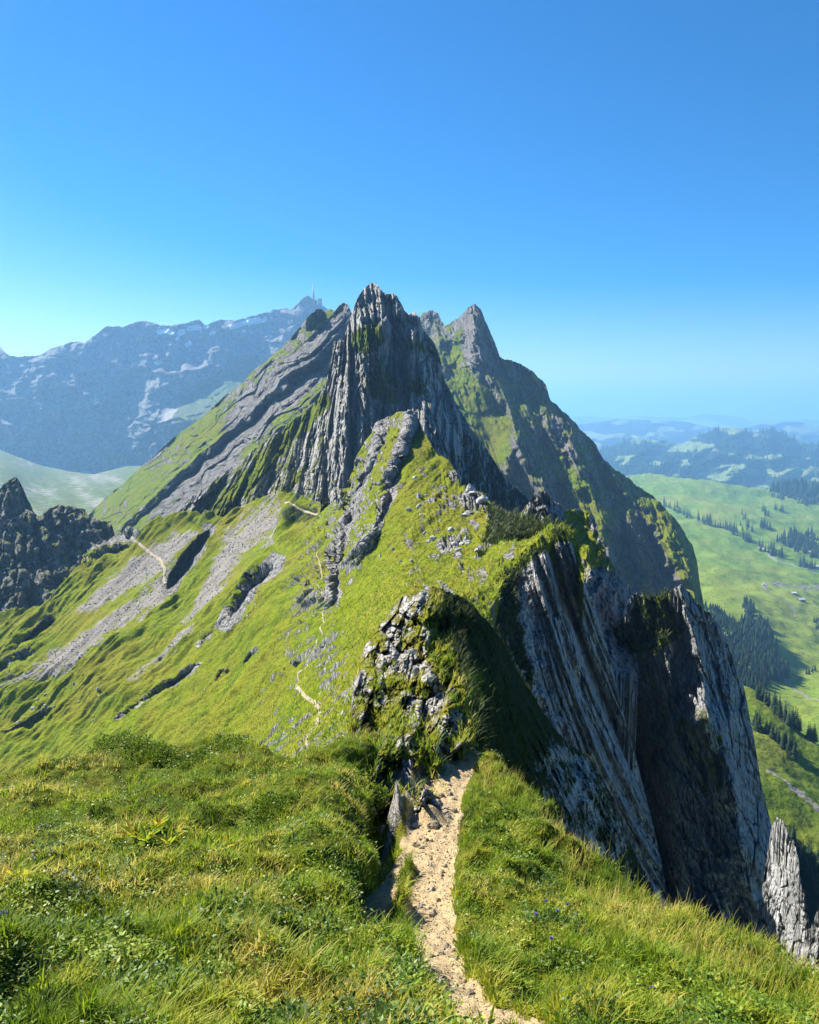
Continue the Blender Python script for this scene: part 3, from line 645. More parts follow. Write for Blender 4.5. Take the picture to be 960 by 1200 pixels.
# ------------------------------------------------------------------ knolls and pinnacles behind the slab spur
n_top = [(596, 620), (608, 606), (616, 594), (622, 586), (627, 578), (632, 583), (637, 575), (643, 580), (648, 588), (655, 590), (660, 600), (668, 598), (680, 597), (690, 600), (697, 606), (700, 622), (707, 642), (716, 660), (726, 672), (736, 686), (742, 702), (748, 730)]
def n_rel(PX, PY, D, G):
    pin = np.exp(-(((PX - 637) / 17) ** 2)) * (1 - sstep(596, 614, PY))
    return 4.5 * ridged(PX * .04, PY * .03, seed=141, o=5) + 4 * pin * ridged(PX * .16, PY * .05, seed=142, o=3) - 6 * sstep(650, 665, PY + (PX - 700) * .2) * sstep(700, 690, PX) * 0 + 2 * fbm(PX * .08, PY * .08, seed=143)
def n_mask(m, wx, wy, PX, PY, G, N):
    m['rock'] = np.maximum(m['rock'], .95 * sstep(-3, 3, sdf(wx, wy, [(612, 604), (620, 582), (637, 570), (655, 588), (662, 606), (640, 612)])))
    m['rock'] = np.maximum(m['rock'], .95 * sstep(-4, 4, sdf(wx, wy, [(684, 668), (700, 660), (722, 672), (742, 690), (745, 740), (690, 740), (684, 700)])))
    m['rock'] = np.maximum(m['rock'], .9 * sstep(-3, 3, sdf(wx, wy, [(688, 602), (700, 604), (703, 640), (692, 625)])))
    m['rock'] = np.maximum(m['rock'], .9 * sstep(664, 680, wy)); m['dark'] = np.maximum(m['dark'], .8 * sstep(690, 720, wy))  # lower part darkened: shade of the gap painted into the colour
    q = sstep(-4, 4, sdf(wx, wy, [(665, 600), (690, 605), (700, 640), (712, 660), (690, 668), (672, 640)])); m['rock'] *= 1 - q
knolls = Layer('mountain_ridge', n_top, [(596, 720), (748, 800)], [(600, 620, 180), (637, 580, 186), (680, 600, 200), (697, 610, 199), (736, 690, 176), (748, 730, 170), (610, 700, 150), (670, 660, 160), (700, 700, 152), (740, 780, 142), (690, 655, 165), (715, 680, 166), (650, 610, 182)], 260, 240,
               relief=n_rel, masks=n_mask, mat=M_flank, back=(25, 1.3), jag=2.0, jagf=.16, rockslope=(.36, .52), seed=15, skirt=60)

# ------------------------------------------------------------------ slab wall
s_top = [(520, 735), (545, 722), (560, 712), (574, 690), (588, 668), (600, 656), (612, 647), (626, 636), (640, 623), (650, 619), (660, 620), (667, 628), (675, 650), (684, 680), (694, 706), (704, 732), (712, 760), (722, 800), (733, 845), (744, 885), (755, 925), (766, 970), (775, 1010), (782, 1050), (787, 1080), (792, 1110)]
s_ctrl = [(520, 735, 78), (560, 712, 84), (590, 668, 96), (640, 624, 104), (665, 630, 106), (690, 700, 110), (720, 800, 112), (755, 925, 112), (785, 1060, 110), (600, 760, 82), (560, 850, 70), (650, 760, 92), (690, 860, 96), (640, 900, 80), (700, 1000, 90), (760, 1060, 100), (620, 1050, 70), (620, 660, 95), (650, 660, 98)]
def s_s(PX, PY): return PX - (PY - 620) * (.26 + .0009 * (PX - 620)) 
def s_rel(PX, PY, D, G):
    s = s_s(PX, PY) + 1.2 * fbm(PX * .02, PY * .02, seed=151)
    dp = sstep(600, 640, PX - (PY - 640) * .14)
    r = dp * (3.6 * saw(s / 15.5, 2, .72) + 1.6 * saw(s / 6.1, 5, .7) + .6 * ridged(s * .28, PY * .02, seed=152, o=3))
    r -= dp * 6.0 * np.exp(-((s - 640) / 6) ** 2)
    r += .8 * fbm(PX * .06, PY * .04, seed=153, o=4)
    r += (1 - dp) * 1.4 * fbm(PX * .05, PY * .05, seed=154, o=5, gain=.6)
    r += .3 * fbm(PX * .25, PY * .18, seed=155, o=3) + dp * (1.6 * facets(s * .12, PY * .012, seed=16) + .6 * facets(s * .3, PY * .06, seed=17))
    return r
def s_mask(m, wx, wy, PX, PY, G, N):
    m['rock'][:] = .95
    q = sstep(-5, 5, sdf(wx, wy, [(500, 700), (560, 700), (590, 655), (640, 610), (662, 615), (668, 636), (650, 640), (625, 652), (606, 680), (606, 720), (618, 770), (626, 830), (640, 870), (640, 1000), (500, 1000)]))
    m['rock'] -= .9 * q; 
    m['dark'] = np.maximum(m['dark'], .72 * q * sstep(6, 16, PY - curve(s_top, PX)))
    for pl, w in (([(581, 672), (586, 700), (583, 720)], 4), ([(570, 700), (576, 712)], 3), ([(595, 745), (600, 770), (615, 800)], 2.5)):
        m['rock'] = np.maximum(m['rock'], 1 - sstep(w * .5, w * 1.4, dline(wx, wy, pl)))
    m['dark'] = np.maximum(m['dark'], .6 * sstep(.25, .45, fbm(PX * .05, PY * .05, seed=156)) * .8)
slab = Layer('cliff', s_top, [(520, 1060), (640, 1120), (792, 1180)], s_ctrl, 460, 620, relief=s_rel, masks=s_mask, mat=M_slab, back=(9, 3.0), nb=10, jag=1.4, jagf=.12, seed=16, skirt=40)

# ------------------------------------------------------------------ big dark fin
e_top = [(690, 760), (706, 742), (722, 736), (732, 728), (736, 706), (741, 698), (748, 697), (760, 702), (772, 698), (782, 698), (789, 691), (797, 686), (806, 693), (813, 703), (822, 712), (832, 720), (841, 731), (848, 745), (852, 755), (858, 768), (864, 785), (872, 806), (878, 838), (884, 868), (889, 900), (894, 928), (900, 952), (908, 985), (917, 1020), (924, 1060), (930, 1100), (940, 1140)]
e_ctrl = [(700, 745, 150), (741, 700, 152), (797, 690, 150), (850, 750, 158), (880, 850, 166), (900, 950, 168), (930, 1100, 160), (720, 850, 176), (760, 850, 164), (800, 850, 140), (850, 850, 140), (790, 760, 146), (760, 1000, 166), (820, 1000, 130), (870, 1000, 132), (890, 1080, 140), (750, 1100, 140), (840, 1120, 120), (820, 920, 131), (845, 930, 129)]
def e_rel(PX, PY, D, G):
    s = PX - (PY - 700) * .27
    r = 3.0 * ridged(s * .028, PY * .004, seed=161, o=2) + 1.8 * ridged(s * .10, PY * .015, seed=162, o=4, gain=.6) + .9 * fbm(PX * .08, PY * .06, seed=163, o=5, gain=.6)
    # proud left-lit ribs
    r += 13 * (1 - sstep(0, 30, dline(PX, PY, [(830, 850), (850, 900), (868, 950), (878, 1000), (890, 1060), (904, 1120)])))
    r += 6 * (1 - sstep(0, 13, dline(PX, PY, [(797, 690), (812, 740), (822, 790), (828, 840)])))
    r += 4 * (1 - sstep(0, 10, dline(PX, PY, [(768, 760), (772, 800), (778, 830)])))
    r -= 14 * np.exp(-((s - 690) / 20) ** 2)
    r += 3.2 * facets(s * .06, PY * .018, seed=18) + 1.5 * facets(s * .15, PY * .05, seed=19) + .6 * facets(s * .4, PY * .16, seed=20)
    return r
def e_mask(m, wx, wy, PX, PY, G, N):
    m['rock'][:] = .85
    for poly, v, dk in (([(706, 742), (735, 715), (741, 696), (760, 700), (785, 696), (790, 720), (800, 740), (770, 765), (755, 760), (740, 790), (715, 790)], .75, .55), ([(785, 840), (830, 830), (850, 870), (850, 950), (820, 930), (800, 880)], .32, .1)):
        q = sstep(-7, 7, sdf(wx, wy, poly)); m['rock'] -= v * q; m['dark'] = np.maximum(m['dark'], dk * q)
    m['rock'] = np.maximum(m['rock'], 1.0 - sstep(3, 8, dline(wx, wy, [(741, 700), (734, 725)])))
    m['rock'] = np.maximum(m['rock'], .9 - sstep(8, 15, dline(wx, wy, [(797, 690), (812, 740), (822, 790)])))
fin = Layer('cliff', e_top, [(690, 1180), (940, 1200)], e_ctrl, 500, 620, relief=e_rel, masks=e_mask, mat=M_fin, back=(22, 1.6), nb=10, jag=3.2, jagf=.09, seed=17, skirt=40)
# the pale jagged edge beyond it, and the sunlit pillar at the frame edge
p_top = [(880, 1130), (898, 1010), (904, 970), (911, 957), (918, 964), (924, 978), (930, 985), (936, 1005), (938, 1030), (944, 1050), (948, 1080), (954, 1110), (962, 1150)]
pil = Layer('cliff', p_top, [(880, 1220), (962, 1220)], [(900, 985, 70), (911, 960, 66), (938, 1030, 60), (955, 1110, 57), (905, 1100, 64), (915, 1040, 63.5), (925, 1150, 58), (890, 1150, 66)], 150, 320,
            relief=lambda PX, PY, D, G: .5 * 5.0 * (1 - sstep(0, 26, dline(PX, PY, [(918, 960), (930, 1000), (938, 1040), (944, 1080), (948, 1130)]))) + .7 * facets(PX * .14, PY * .05, seed=21) + .3 * fbm(PX * .2, PY * .15, seed=172),
            masks=lambda m, *a: m['rock'].__setitem__(slice(None), .95), mat=M_fin, back=(8, 2), nb=8, jag=2.4, jagf=.15, seed=18, skirt=20)
q_top = [(925, 1180), (945, 1110), (951, 1085), (958, 1068), (966, 1050), (980, 1040), (1010, 1060), (1060, 1100)]
pil2 = Layer('cliff', q_top, [(925, 1240), (1060, 1240)], [(950, 1090, 50), (966, 1052, 48), (1050, 1100, 41), (945, 1200, 48), (1000, 1200, 42)], 110, 180,
             relief=lambda PX, PY, D, G: PX * 0 + .6 * facets(PX * .1, PY * .05, seed=22) + .25 * fbm(PX * .2, PY * .15, seed=176), masks=lambda m, *a: m['rock'].__setitem__(slice(None), .95), mat=M_fin, back=(8, 2), nb=8, jag=2, jagf=.12, seed=19, skirt=20)

# ------------------------------------------------------------------ rocky knoll on the ridge
k_top = [(400, 905), (408, 860), (411, 835), (414, 805), (421, 775), (431, 752), (442, 736), (454, 722), (466, 706), (476, 694), (486, 686), (494, 685), (504, 688), (516, 690), (530, 696), (544, 702), (556, 712), (570, 726), (584, 745), (596, 768), (608, 790), (622, 812), (640, 840), (656, 862), (672, 876), (690, 888), (700, 902), (712, 930), (726, 962), (742, 996), (758, 1030), (772, 1058), (784, 1082), (800, 1120)]
k_ctrl = [(405, 880, 15.5), (412, 835, 19), (425, 775, 24), (450, 728, 28), (490, 688, 30), (530, 697, 30.5), (570, 727, 33), (608, 790, 37), (656, 862, 40), (700, 903, 42), (742, 996, 44), (784, 1082, 46), (450, 870, 15.2), (500, 880, 14.6), (545, 880, 15), (480, 800, 20.5), (500, 740, 25.5), (525, 760, 24), (540, 810, 19.5), (550, 850, 16.5),
          (580, 800, 27), (600, 870, 26), (640, 930, 30), (700, 1000, 36), (740, 1060, 40), (580, 930, 19), (640, 1020, 24), (440, 800, 20.5), (560, 760, 29), (700, 1100, 34)]
def k_rel(PX, PY, D, G):
    left = 1 - sstep(535, 575, PX - (PY - 800) * .18)
    blk = ridged(PX * .020 + PY * .006, PY * .014 - PX * .006, seed=181, o=5, gain=.62)
    r = left * (.8 * blk + 1.3 * facets((PX + PY * .3) * .035, PY * .022, seed=23) + .55 * facets((PX + PY * .3) * .09, PY * .06, seed=24) + .22 * facets(PX * .22, PY * .17, seed=25)) + .35 * fbm(PX * .05, PY * .05, seed=182, o=5, gain=.62)
    r += left * .9 * saw((PX * .9 + PY * .35 + 10 * fbm(PX * .02, PY * .02, seed=183)) / 30, 4, .8)
    r += (1 - left) * (1.3 * fbm(PX * .02, PY * .02, seed=184, o=4) + .9 * ridged((PX - PY * .5) * .06, PY * .012, seed=185, o=4))
    r *= sstep(-2, 22, PY - curve(k_top, PX)) * .7 + .3
    r -= 1.6 * np.exp(-(((PX - 520) / 13) ** 2 + ((PY - 740) / 26) ** 2))
    return r
def k_mask(m, wx, wy, PX, PY, G, N):
    n1 = fbm(PX * .035, PY * .025, seed=187, o=5, gain=.6)
    left = 1 - sstep(520, 560, PX - (PY - 800) * .22)
    m['rock'] = left * (.30 + 1.1 * n1)
    for cx, cy, w, h in ((428, 850, 16, 26), (422, 800, 12, 22), (448, 800, 8, 36), (488, 840, 22, 36), (480, 780, 22, 30), (450, 735, 12, 16), (475, 715, 16, 22), (510, 815, 22, 40), (530, 850, 24, 24), (478, 870, 26, 16), (436, 760, 12, 14)):
        m['rock'] = np.maximum(m['rock'], .74 * np.exp(-(((wx - cx) / (w * .85)) ** 2 + ((wy - cy) / (h * .85)) ** 2) ** 1.5) + .7 * n1 * np.exp(-(((wx - cx) / w) ** 2 + ((wy - cy) / h) ** 2)))
    m['rock'] = np.maximum(m['rock'], .7 * sstep(-12, 12, sdf(wx, wy, [(650, 862), (700, 895), (800, 1110), (700, 1130), (640, 960), (620, 900)])) * (.7 + .8 * n1))
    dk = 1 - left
    m['dark'] = .8 * dk * (1 - .0 * n1)  # shade of the knoll's right side painted into the ground colour
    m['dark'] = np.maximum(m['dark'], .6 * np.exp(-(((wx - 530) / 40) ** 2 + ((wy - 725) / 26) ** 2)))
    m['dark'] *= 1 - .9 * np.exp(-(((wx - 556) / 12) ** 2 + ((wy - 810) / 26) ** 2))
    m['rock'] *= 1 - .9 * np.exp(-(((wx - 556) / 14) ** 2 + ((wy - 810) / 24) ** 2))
    m['scree'] = .7 * np.exp(-(((wx - 540) / 20) ** 2 + ((wy - 872) / 14) ** 2))
    m['dry'] = .4 + .4 * n1
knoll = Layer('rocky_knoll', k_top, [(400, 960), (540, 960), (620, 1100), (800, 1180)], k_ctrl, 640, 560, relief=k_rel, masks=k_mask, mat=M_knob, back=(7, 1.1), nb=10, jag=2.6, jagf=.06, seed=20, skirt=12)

# ------------------------------------------------------------------ foreground meadow
g_top = [(-300, 960), (-80, 932), (0, 912), (50, 903), (100, 896), (125, 890), (160, 890), (200, 897), (240, 890), (280, 886), (310, 892), (340, 892), (362, 884), (380, 876), (400, 868), (420, 862), (440, 860), (462, 866), (478, 880), (500, 884), (516, 876), (530, 870), (548, 866), (562, 874), (580, 890), (600, 908), (622, 930), (645, 952), (680, 996), (720, 1032), (780, 1072), (830, 1097), (880, 1113), (910, 1130), (960, 1153), (1040, 1195), (1300, 1330)]
g_bot = [(-300, 1330), (960, 1330), (1300, 1440)]
g_ctrl = [(-250, 960, 10), (0, 914, 11), (150, 892, 12.6), (280, 888, 12.8), (400, 870, 13), (450, 866, 13.6), (500, 886, 13.6), (548, 868, 14.5), (600, 908, 12.8), (680, 998, 9.6), (780, 1074, 7.6), (960, 1155, 5.6), (1200, 1290, 4.2),
          (-250, 1200, 3.1), (0, 1200, 3.0), (240, 1200, 3.1), (480, 1200, 3.25), (700, 1200, 3.7), (960, 1200, 4.6), (-250, 1320, 2.3), (240, 1320, 2.3), (700, 1320, 2.7), (1200, 1400, 3.2),
          (0, 1050, 5.2), (240, 1050, 5.3), (120, 970, 7.9), (300, 960, 8.6), (380, 950, 8.6), (400, 1040, 6.0), (425, 1000, 7.6), (445, 960, 9.7), (462, 1040, 7.4), (500, 1000, 8.4), (505, 1100, 5.5), (530, 900, 12.4), (490, 920, 11.5), (560, 1000, 8.3), (620, 1050, 6.9), (700, 1100, 6.0), (600, 960, 9.8), (820, 1150, 5.2), (440, 900, 12.0), (468, 900, 13.0), (620, 1130, 4.9)]
PATH_POLY = [(518, 868), (550, 866), (564, 880), (556, 900), (545, 920), (538, 950), (536, 985), (531, 1020), (531, 1060), (537, 1100), (552, 1135), (586, 1160), (640, 1180), (650, 1215), (550, 1205), (526, 1168), (500, 1140), (484, 1110), (477, 1080), (479, 1040), (486, 1010), (480, 1000), (470, 1020), (462, 1060), (450, 1080), (446, 1060), (455, 1020), (470, 990), (478, 960), (480, 930), (492, 905), (508, 892)]
def g_rel(PX, PY, D, G):
    x, y = G[..., 0], G[..., 1]
    pathd = sstep(-10, 6, sdf(PX, PY, PATH_POLY))
    r = (.24 * fbm(x / 1.1, y / 1.1, seed=191, o=4) + .07 * ridged(x / .5, y / .5, seed=192, o=3)) * (1 - .85 * pathd)
    r -= .10 * pathd
    r += pathd * .025 * fbm(x / .12, y / .12, seed=193, o=4)
    for cx, cy, w, h in ((140, 896, 45, .35), (270, 894, 50, .35), (330, 945, 40, .18), (230, 930, 40, .16), (505, 955, 14, .22), (420, 890, 30, .2)):
        r += h * np.exp(-(((PX - cx) / w) ** 2 + ((PY - cy) / (w * .35)) ** 2))
    r -= .55 * (1 - sstep(0, 26, dline(PX, PY, [(456, 905), (452, 950), (446, 1000), (440, 1050)])))
    r += .16 * (1 - sstep(0, 60, dline(PX, PY, [(385, 930), (385, 1000), (395, 1050)])))
    rk = sstep(-8, 8, sdf(PX, PY, [(452, 868), (478, 872), (500, 880), (522, 890), (500, 900), (478, 930), (468, 965), (455, 960), (452, 920), (440, 890)]))
    r += rk * (.3 * facets((PX + PY * .4) * .06, PY * .04, seed=26) + .1 * facets(PX * .2, PY * .14, seed=27) + .05)
    return r
def g_mask(m, wx, wy, PX, PY, G, N):
    m['rock'][:] = 0
    m['scree'] = sstep(-5, 4, sdf(wx, wy, PATH_POLY))
    m['rock'] = np.maximum(m['rock'], .95 * sstep(-5, 5, sdf(wx, wy, [(446, 866), (478, 872), (500, 876), (528, 892), (502, 902), (480, 930), (472, 965), (456, 965), (452, 920), (442, 890)])))
    m['rock'] = np.maximum(m['rock'], .8 * np.exp(-(((wx - 506) / 12) ** 2 + ((wy - 952) / 10) ** 2)))
    m['scree'] *= 1 - .0 * m['rock']
    m['dry'] = .8 * np.exp(-(((wx - 590) / 70) ** 2 + ((wy - 1130) / 50) ** 2)) + .8 * (1 - sstep(0, 40, np.abs(PY - curve(g_top, PX)))) * sstep(700, 780, PX)
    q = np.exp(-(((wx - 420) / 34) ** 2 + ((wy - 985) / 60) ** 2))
    m['dark'] = .6 * q  # shade on the bank's right-hand face painted in as darker soil
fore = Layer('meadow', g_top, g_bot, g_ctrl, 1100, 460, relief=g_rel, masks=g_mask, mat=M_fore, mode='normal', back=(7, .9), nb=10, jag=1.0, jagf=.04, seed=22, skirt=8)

# ================================================================== things standing on the terrain
from mathutils import noise as mnoise
# ---- grass blades
def blade_mesh(name, base, H, W, lean, az, tint, mat, up=None, label=None, droop=1.0):
    n = len(base)
    ca, sa = np.cos(az), np.sin(az)
    side = np.stack([-sa, ca, 0 * ca], -1); fwd = np.stack([ca, sa, 0 * ca], -1)
    up = np.array([[0, 0, 1.0]]) if up is None else up
    def pt(t): return base + up * (H * (t - .25 * droop * lean * t * t))[:, None] + fwd * (H * lean * t * t)[:, None]
    V = np.zeros((n, 7, 3))
    for i, (t, ww) in enumerate(((0, .8), (.38, 1.0), (.72, .7))):
        c = pt(np.full(n, t)); V[:, 2*i] = c - side * (W * ww / 2)[:, None]; V[:, 2*i+1] = c + side * (W * ww / 2)[:, None]
    V[:, 6] = pt(np.ones(n))
    T = np.array([(0, 1, 3), (0, 3, 2), (2, 3, 5), (2, 5, 4), (4, 5, 6)])
    Fc = (np.arange(n)[:, None, None] * 7 + T[None]).reshape(-1, 3)
    me = raw_mesh(name, V.reshape(-1, 3), Fc, 3, True, {'tint': np.repeat(tint, 7)})
    return tag(link(name, me, mat), label=label, kind='stuff')
def tufts(name, layer, n, x0, x1, y0, y1, per, h, w, spread, ok, mat, label, base_tint=0.0, lean=(.3, 1.1), dpow=0, maxd=None, seed=0, sink=.02):
    r = np.random.default_rng(100 + seed)
    px = r.uniform(x0, x1, n); py = r.uniform(y0, y1, n)
    t = np.interp(px, np.linspace(layer.x0, layer.x1, layer.nu), layer.T); b = np.interp(px, np.linspace(layer.x0, layer.x1, layer.nu), layer.B)
    k = (py > t) & (py < b); px, py = px[k], py[k]
    p = layer.at(px, py); k = ok(px, py, p, r); px, py, p = px[k], py[k], p[k]
    m = len(p); sc_ = (.7 + .6 * r.random(m)) * (1 + .45 * noise(p[:, 0] / .9, p[:, 1] / .9, seed=3))
    tn = .5 + .42 * noise(p[:, 0] / 1.6, p[:, 1] / 1.6, seed=4) + .25 * noise(p[:, 0] / .4, p[:, 1] / .4, seed=5) + base_tint
    i = np.repeat(np.arange(m), per); q = len(i)
    az = r.uniform(0, 2 * np.pi, q); rr = spread * np.sqrt(r.random(q))
    base = p[i] + np.stack([np.cos(az) * rr, np.sin(az) * rr, np.zeros(q) - sink], -1)
    # ground slope under the offset
    N = layer.at(px, py, layer.N)[i]; N[:, 2] = np.maximum(N[:, 2], .25)
    base[:, 2] -= (N[:, 0] * np.cos(az) + N[:, 1] * np.sin(az)) * rr / N[:, 2]
    H = h * sc_[i] * r.uniform(.5, 1.25, q); W = w * r.uniform(.6, 1.3, q)
    az2 = az + r.normal(0, .6, q)
    wind = .35; fx = np.cos(az2) + wind * 1.0; fy = np.sin(az2) - wind * .2; az3 = np.arctan2(fy, fx)
    ln = r.uniform(*lean, q)
    tint = np.clip(tn[i] + r.normal(0, .13, q), 0, 1)
    return blade_mesh(name, base, H, W, ln, az3, tint, mat, label=label)
M_grass = plain('grass_blades', [(0, (.05, .10, .006)), (.3, (.14, .22, .010)), (.55, (.225, .32, .014)), (.78, (.38, .38, .03)), (1, (.55, .45, .12))], rough=.6, trans=.5, attr='tint')
M_dgrass = plain('dark_scrub_and_painted_shade_turf', [(0, (.018, .035, .006)), (.5, (.04, .065, .010)), (1, (.09, .11, .02))], rough=.7, trans=.3, attr='tint')  # scrub's own dark green; on the knoll it paints shade into the turf
def herbs(name, layer, n, x0, x1, y0, y1, size, ok, mat, label, seed=0, per=7):
    r = np.random.default_rng(500 + seed); px = r.uniform(x0, x1, n); py = r.uniform(y0, y1, n)
    t = np.interp(px, np.linspace(layer.x0, layer.x1, layer.nu), layer.T); k = py > t; px, py = px[k], py[k]
    p = layer.at(px, py); k = ok(px, py, p, r); p = p[k]; m = len(p); i = np.repeat(np.arange(m), per); q = len(i)
    c = p[i] + np.stack([r.normal(0, size * 1.2, q), r.normal(0, size * 1.2, q), r.uniform(.01, .10, q)], -1)
    a = np.stack([r.normal(0, 1, q), r.normal(0, 1, q), r.uniform(-.1, .9, q)], -1); a /= np.linalg.norm(a, axis=1)[:, None]
    b = np.cross(a, np.array([0, 0, 1.0]) + r.normal(0, .4, (q, 3))); b /= np.linalg.norm(b, axis=1)[:, None]
    L = (size * r.uniform(.5, 1.3, q))[:, None]
    V = np.stack([c, c + a * L * .5 + b * L * .24, c + a * L, c + a * L * .5 - b * L * .24], 1)
    tt = np.clip(.38 + .5 * noise(p[:, 0] / .5, p[:, 1] / .5, seed=15)[i] + r.normal(0, .15, q), 0, 1)
    me = raw_mesh(name, V.reshape(-1, 3), np.arange(4 * q).reshape(q, 4), 4, False, {'tint': np.repeat(tt, 4)})
    return tag(link(name, me, mat), label, kind='stuff')
def mk(layer, name):
    return lambda px, py: layer.at(px, py, layer.masks[name])
fm, fr, fd = mk(fore, 'scree'), mk(fore, 'rock'), mk(fore, 'dark')
gap = lambda p: noise(p[:, 0] / .45, p[:, 1] / .45, seed=21) + .5 * noise(p[:, 0] / .18, p[:, 1] / .18, seed=22)
tufts('grass', fore, 34000, -60, 1040, 860, 1260, 9, .088, .0075, .06, lambda px, py, p, r: (fm(px, py) < .15) & (fr(px, py) < .4) & (gap(p) > -.32), M_grass, 'yellow green meadow grass in the foreground', lean=(.15, 1.0), base_tint=.06, seed=1)
tufts('grass', fore, 10000, -60, 1040, 860, 1260, 8, .145, .007, .045, lambda px, py, p, r: (fm(px, py) < .05) & (fr(px, py) < .3) & (noise(p[:, 0] / .8, p[:, 1] / .8, seed=9) > .0), M_grass, 'taller tussocks of grass standing above the meadow', base_tint=.2, lean=(.2, 1.0), seed=2)
tufts('grass', fore, 9000, 560, 1040, 900, 1260, 3, .21, .0045, .06, lambda px, py, p, r: (fm(px, py) < .05) & (py < np.interp(px, [600, 680, 780, 960], [930, 1030, 1110, 1185]) + 30 * r.random(len(px))), M_grass, 'dry straw coloured stalks along the edge above the drop', base_tint=.55, lean=(.1, .6), seed=3)
tufts('grass', fore, 4000, 440, 760, 900, 1260, 8, .07, .007, .06, lambda px, py, p, r: (fm(px, py) < .45) & ((fore.at(px, py, fore.masks['dry']) > .3) | (fm(px, py) > .08)), M_grass, 'dry trampled grass beside the path', base_tint=.36, seed=4)
M_herb = plain('herb_leaves', [(0, (.03, .07, .010)), (.4, (.10, .19, .014)), (.75, (.24, .32, .02)), (1, (.36, .38, .05))], rough=.5, trans=.3, attr='tint')
herbs('ground_cover', fore, 22000, -60, 1040, 860, 1260, .030, lambda px, py, p, r: (fm(px, py) < .12) & (fr(px, py) < .4) & (gap(p) < .05), M_herb, 'low leafy herbs between the grass tussocks', seed=1)
kr, kd = mk(knoll, 'rock'), mk(knoll, 'dark')
tufts('grass', knoll, 9000, 400, 800, 680, 1120, 8, .18, .014, .12, lambda px, py, p, r: (kr(px, py) < .46) & (kd(px, py) < .35), M_grass, 'grass growing between the pale rocks of the knoll', base_tint=.12, seed=5)
tufts('grass', knoll, 8000, 500, 800, 690, 1120, 7, .26, .022, .18, lambda px, py, p, r: (kr(px, py) < .42) & (kd(px, py) >= .35), M_dgrass, 'turf with painted-in shade on the shaded side of the knoll', seed=6)
ff, fs, fdk = mk(flank, 'rock'), mk(flank, 'scree'), mk(flank, 'dark')
tufts('grass', flank, 42000, 200, 690, 480, 920, 4, .42, .09, .5, lambda px, py, p, r: (ff(px, py) < .35) & (fs(px, py) < .3) & (fdk(px, py) < .5) & (p[:, 1] < 240), M_grass, 'rough turf on the green ridge flank', base_tint=.02, lean=(.4, 1.2), seed=7)
tufts('grass', flank, 5000, 560, 650, 590, 660, 6, 1.0, .22, .7, lambda px, py, p, r: (fdk(px, py) > .4), M_dgrass, 'dwarf pine scrub on the ridge shoulder', lean=(.2, .9), seed=8)
sr, sdk = mk(slab, 'rock'), mk(slab, 'dark')
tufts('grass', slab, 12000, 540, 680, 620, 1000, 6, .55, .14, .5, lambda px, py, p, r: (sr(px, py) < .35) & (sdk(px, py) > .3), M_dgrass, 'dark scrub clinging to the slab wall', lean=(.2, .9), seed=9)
er, edk = mk(fin, 'rock'), mk(fin, 'dark')
tufts('grass', fin, 9000, 700, 880, 690, 980, 5, .75, .18, .5, lambda px, py, p, r: (er(px, py) < .5) & (edk(px, py) > .12), M_dgrass, 'dark scrub on top of the big fin', lean=(.2, .9), base_tint=.1, seed=10)

# ---- stones
def rock_mesh(name, seed, flat=.7, rough=.35, sub=3):
    import bmesh
    bm = bmesh.new(); bmesh.ops.create_icosphere(bm, subdivisions=sub, radius=.5)
    o = Vector((seed * 3.1, seed * 1.7, seed))
    for _ in range(5):    # shear off a few planes so it reads as broken stone
        nrm = Vector((random.gauss(0, 1), random.gauss(0, 1), random.gauss(0, 1))).normalized(); dd = random.uniform(.22, .38)
        for v in bm.verts:
            k = v.co.dot(nrm) - dd
            if k > 0: v.co -= nrm * k
    for v in bm.verts:
        v.co += v.co.normalized() * (rough * .35 * mnoise.fractal(v.co * 3 + o, 1, 2, 4))
        v.co.z *= flat
    me = bpy.data.meshes.new(name); bm.to_mesh(me); bm.free(); return me
M_stone = plain('pale_limestone', [(.3, (.24, .23, .21)), (.55, (.42, .41, .38)), (.8, (.60, .58, .54))], scale=3, rough=.9, bump=.05)
M_tan = plain('dusty_path_stone', [(.3, (.22, .18, .13)), (.6, (.42, .36, .27)), (.8, (.58, .52, .43))], scale=3, rough=.95, bump=.04)
rocks = [rock_mesh('stone', i + 1, flat=random.uniform(.5, .9)) for i in range(6)]
for me in rocks: me.materials.append(M_stone)
rocks_t = [m.copy() for m in rocks[:4]]
for me in rocks_t: me.materials[0] = M_tan
def put_rock(layer, px, py, size, name, label, cat, group, meshes=rocks, tall=1.0, sink=.25):
    o = bpy.data.objects.new(name, random.choice(meshes)); COL.objects.link(o)
    p = layer.at(np.array([px]), np.array([py]))[0]
    o.location = p + np.array([0, 0, size * (.5 * tall * .6 - sink)])
    o.scale = (size * random.uniform(.8, 1.3), size * random.uniform(.8, 1.2), size * tall)
    o.rotation_euler = (random.uniform(-.3, .3), random.uniform(-.3, .3), random.uniform(0, 6.3))
    return tag(o, label, cat, group)
